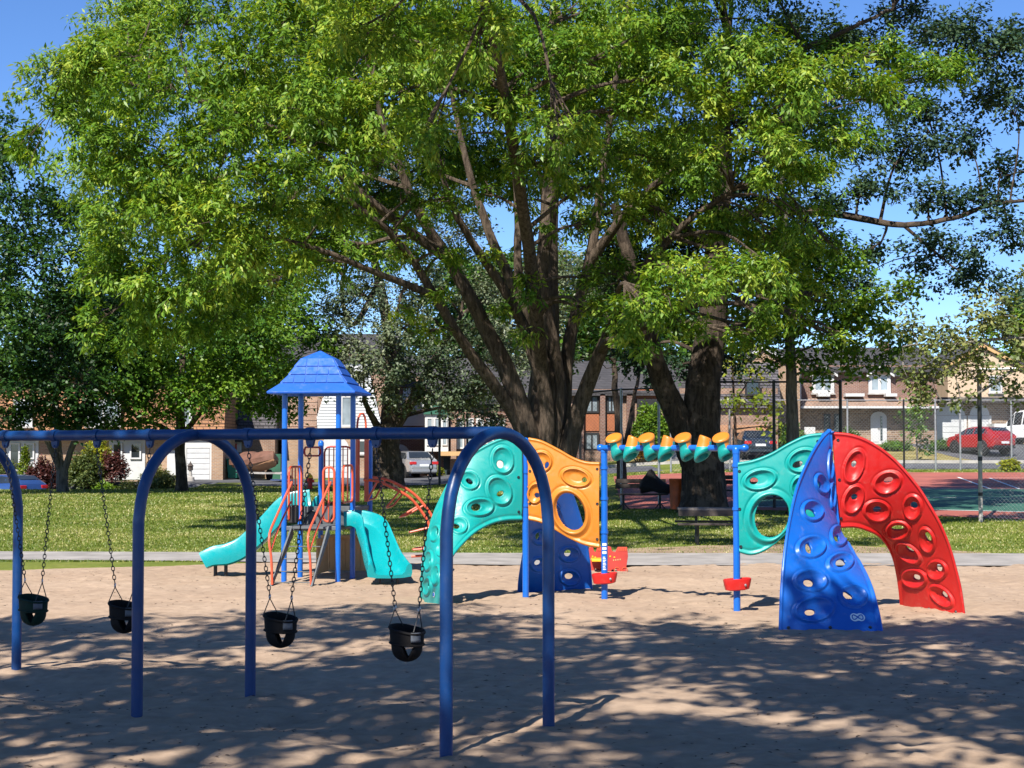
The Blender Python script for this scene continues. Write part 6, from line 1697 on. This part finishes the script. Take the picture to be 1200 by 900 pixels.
fence('court_fence', 'chain-link fence bay behind the pod bar between the two big trunks', [fp(*s) for s in seg], [ztop(680, 461, 51), ztop(728, 456.5, 50.5), ztop(772, 455, 50)], 'black_steel', ['black_steel', 'steel', 'steel'], r=.04, pitch=.11, wire=.0030)
seg = [(1148, 42.3), (1235, 41.5)]
fence('court_fence', 'nearest fence bay at the right edge with a thick scuffed grey post', [fp(*s) for s in seg], [ztop(1148, 433, 42.3), ztop(1235, 431, 41.5)], 'steel', ['concrete', 'concrete'], r=.055, pitch=.10, wire=.0026)
# post wraps of black tape on the thick post
wx, wy = fp(1148, 42.3)
ft = [o for o in COL.objects if o.get('label', '').startswith('nearest fence bay')][0]
for a, b in ((434, 517), (535, 540), (577, 581)):
    MB().tube([(wx, wy, ztop(1148, b, 42.3)), (wx, wy, ztop(1148, a, 42.3))], .058, 12).build('post_wrap', 'black_steel', ft, tuple(ft.location), True)

def bench(label, px, Y, Wm, rz, name='park_bench'):
    x, y = fp(px, Y); t = thing(name, label, 'bench', (x, y, gz(x, y)), rz)
    for k in range(3): MB().box((-Wm / 2, -.20 + k * .14, .43), (Wm / 2, -.08 + k * .14, .47)).build('seat_plank', 'wood_dark', t, bevel=.006)
    for k in range(2): MB().box((-Wm / 2, .24, .62 + k * .14), (Wm / 2, .28, .74 + k * .14)).build('back_plank', 'wood_dark', t, bevel=.006)
    for sx in (-1, 1):
        mb = MB(); x_ = sx * Wm * .36
        mb.tube([(x_, .05, .0), (x_, .05, .2), (x_, .05, .43)], .035, 8); mb.tube([(x_, .18, .40), (x_, .25, .62), (x_, .30, .90)], .02, 8)
        mb.tube([(x_ - .22, -.12, 0), (x_ - .1, -.03, .10), (x_, .05, .22)], .018, 6); mb.tube([(x_ + .22, .2, 0), (x_ + .1, .12, .10), (x_, .05, .22)], .018, 6)
        mb.build('leg', 'black_steel', t, None, True)
    return t
bench('dark bench with a black jacket heaped on it, at the tennis court edge', 752, 47.3, 1.45, R(4))
x, y = fp(765, 47.2); z = gz(x, y)
vs = []; n = 16; prof = [(.0, .44, .40, .26), (.0, .55, .42, .28), (-.02, .70, .32, .22), (-.05, .86, .17, .16), (-.06, .97, .10, .11), (-.06, 1.02, .02, .02)]
for cx, zz, rx, ry in prof:
    for j in range(n):
        a = 2 * math.pi * j / n; lum = 1 + .14 * math.sin(a * 3 + zz * 5) + .08 * math.sin(a * 5 + 1)
        vs.append((cx + rx * lum * math.cos(a) + (.16 if zz < .6 and math.cos(a) > .4 else 0), ry * lum * math.sin(a), zz - .475 + .004 + .06 * math.sin(a * 2)))
fs = [(i * n + j, i * n + (j + 1) % n, (i + 1) * n + (j + 1) % n, (i + 1) * n + j) for i in range(len(prof) - 1) for j in range(n)] + [tuple(range(n - 1, -1, -1))]
jk = mesh_obj('jacket', vs, fs, 'cloth_black', None, True); jk.location = (x, y, z + .56)
tag(jk, 'black jacket heaped on the right end of the dark bench', 'jacket')
bench('low dark bench glimpsed through the round window of the right teal panel', 903, 44.6, 1.5, R(-6))
bench('dark bench just right of the forked trunk at the court edge', 856, 47.8, 1.2, R(0))
# orange waste bin beside the fork trunk
x, y = fp(793.5, 46.6); z = gz(x, y)
wbn = thing('waste_bin', 'dented orange waste bin just left of the thick forked trunk', 'bin', (x, y, z))
MB().lathe([(.20, .05), (.21, .30), (.215, .60), (.225, .84), (.235, .86), (.235, .90), (.21, .90), (.20, .84), (.19, .3), (0, .2)], 22).build('bin_body', 'bin_orange', wbn, None, True)
MB().tube([(.26, 0, 0), (.26, 0, .5), (.26, 0, .95)], .02, 8).build('bin_post', 'black_steel', wbn, None, True)
# picnic table on the lawn in front of the forked trunk
x, y = fp(838, 36.2); z = gz(x, y)
pt = thing('picnic_table', 'weathered dark picnic table on the lawn edge below the pod bar', 'table', (x, y, z), R(-3))
for k in range(5): MB().box((-.82, -.38 + k * .155, .72), (.82, -.24 + k * .155, .765)).build('top_plank', 'wood_grey', pt, bevel=.006)
MB().box((-.82, -.40, .60), (.82, -.37, .718)).build('apron', 'wood_dark', pt, bevel=.004)
for s in (-1, 1):
    for k in range(2): MB().box((-.85, s * .68 - .14 + k * .145, .42), (.85, s * .68 - .005 + k * .145, .46)).build('bench_plank', 'wood_dark', pt, bevel=.006)
for sx in (-.42, .42):
    mb = MB(); mb.tube([(sx, 0, -.1), (sx, 0, .3), (sx, 0, .72)], .032, 8); mb.tube([(sx, -.68, .40), (sx, 0, .37), (sx, .68, .40)], .025, 8); mb.tube([(sx, -.55, -.1), (sx, -.58, .2), (sx, -.62, .41)], .03, 8)
    mb.build('leg', 'black_steel', pt, None, True)
# tennis net across the court
na, nb = np.array((14.6, 47.7)), np.array((15.6, 58.9))
# dry leaf and twig litter strewn over the sand (nobody could count it)
def litter():
    n = 2600
    Y = 8.2 + 20 * rng.random(n) ** 1.1; X = (rng.random(n) * 2 - 1) * Y * .33
    keep = vnoise(X * .8, Y * .8, 31) > .38; X, Y = X[keep], Y[keep]; n = len(X)
    gx_ = np.arange(-10.5, 10.5, .06); gy_ = np.arange(8, 29, .06)
    GZ = sand_z(*np.meshgrid(gx_, gy_)); X = np.clip(X, -10.3, 10.3)
    Zb = GZ[np.searchsorted(gy_, Y) - 1, np.searchsorted(gx_, X) - 1]
    a = rng.random(n) * 6.283; l = .012 + .022 * rng.random(n) ** 2; w = .006 + .006 * rng.random(n)
    tw = rng.random(n) < .10; l[tw] *= 3.2; w[tw] = .0028
    c_, s_ = np.cos(a), np.sin(a); v = np.empty((n, 4, 3))
    for k, (u, q, h) in enumerate(((-1, 0, .004), (0, -1, .010), (1, 0, .008), (0, 1, .012))):
        v[:, k] = np.stack([X + c_ * l * u - s_ * w * q, Y + s_ * l * u + c_ * w * q, Zb + h], 1)
    o = mesh_obj('leaf_litter', v.reshape(-1, 3), np.arange(n * 4).reshape(n, 4), 'litter')
    tag(o, 'dry leaf crumbs and twigs strewn over the sand', 'leaf litter', kind='stuff')
litter()
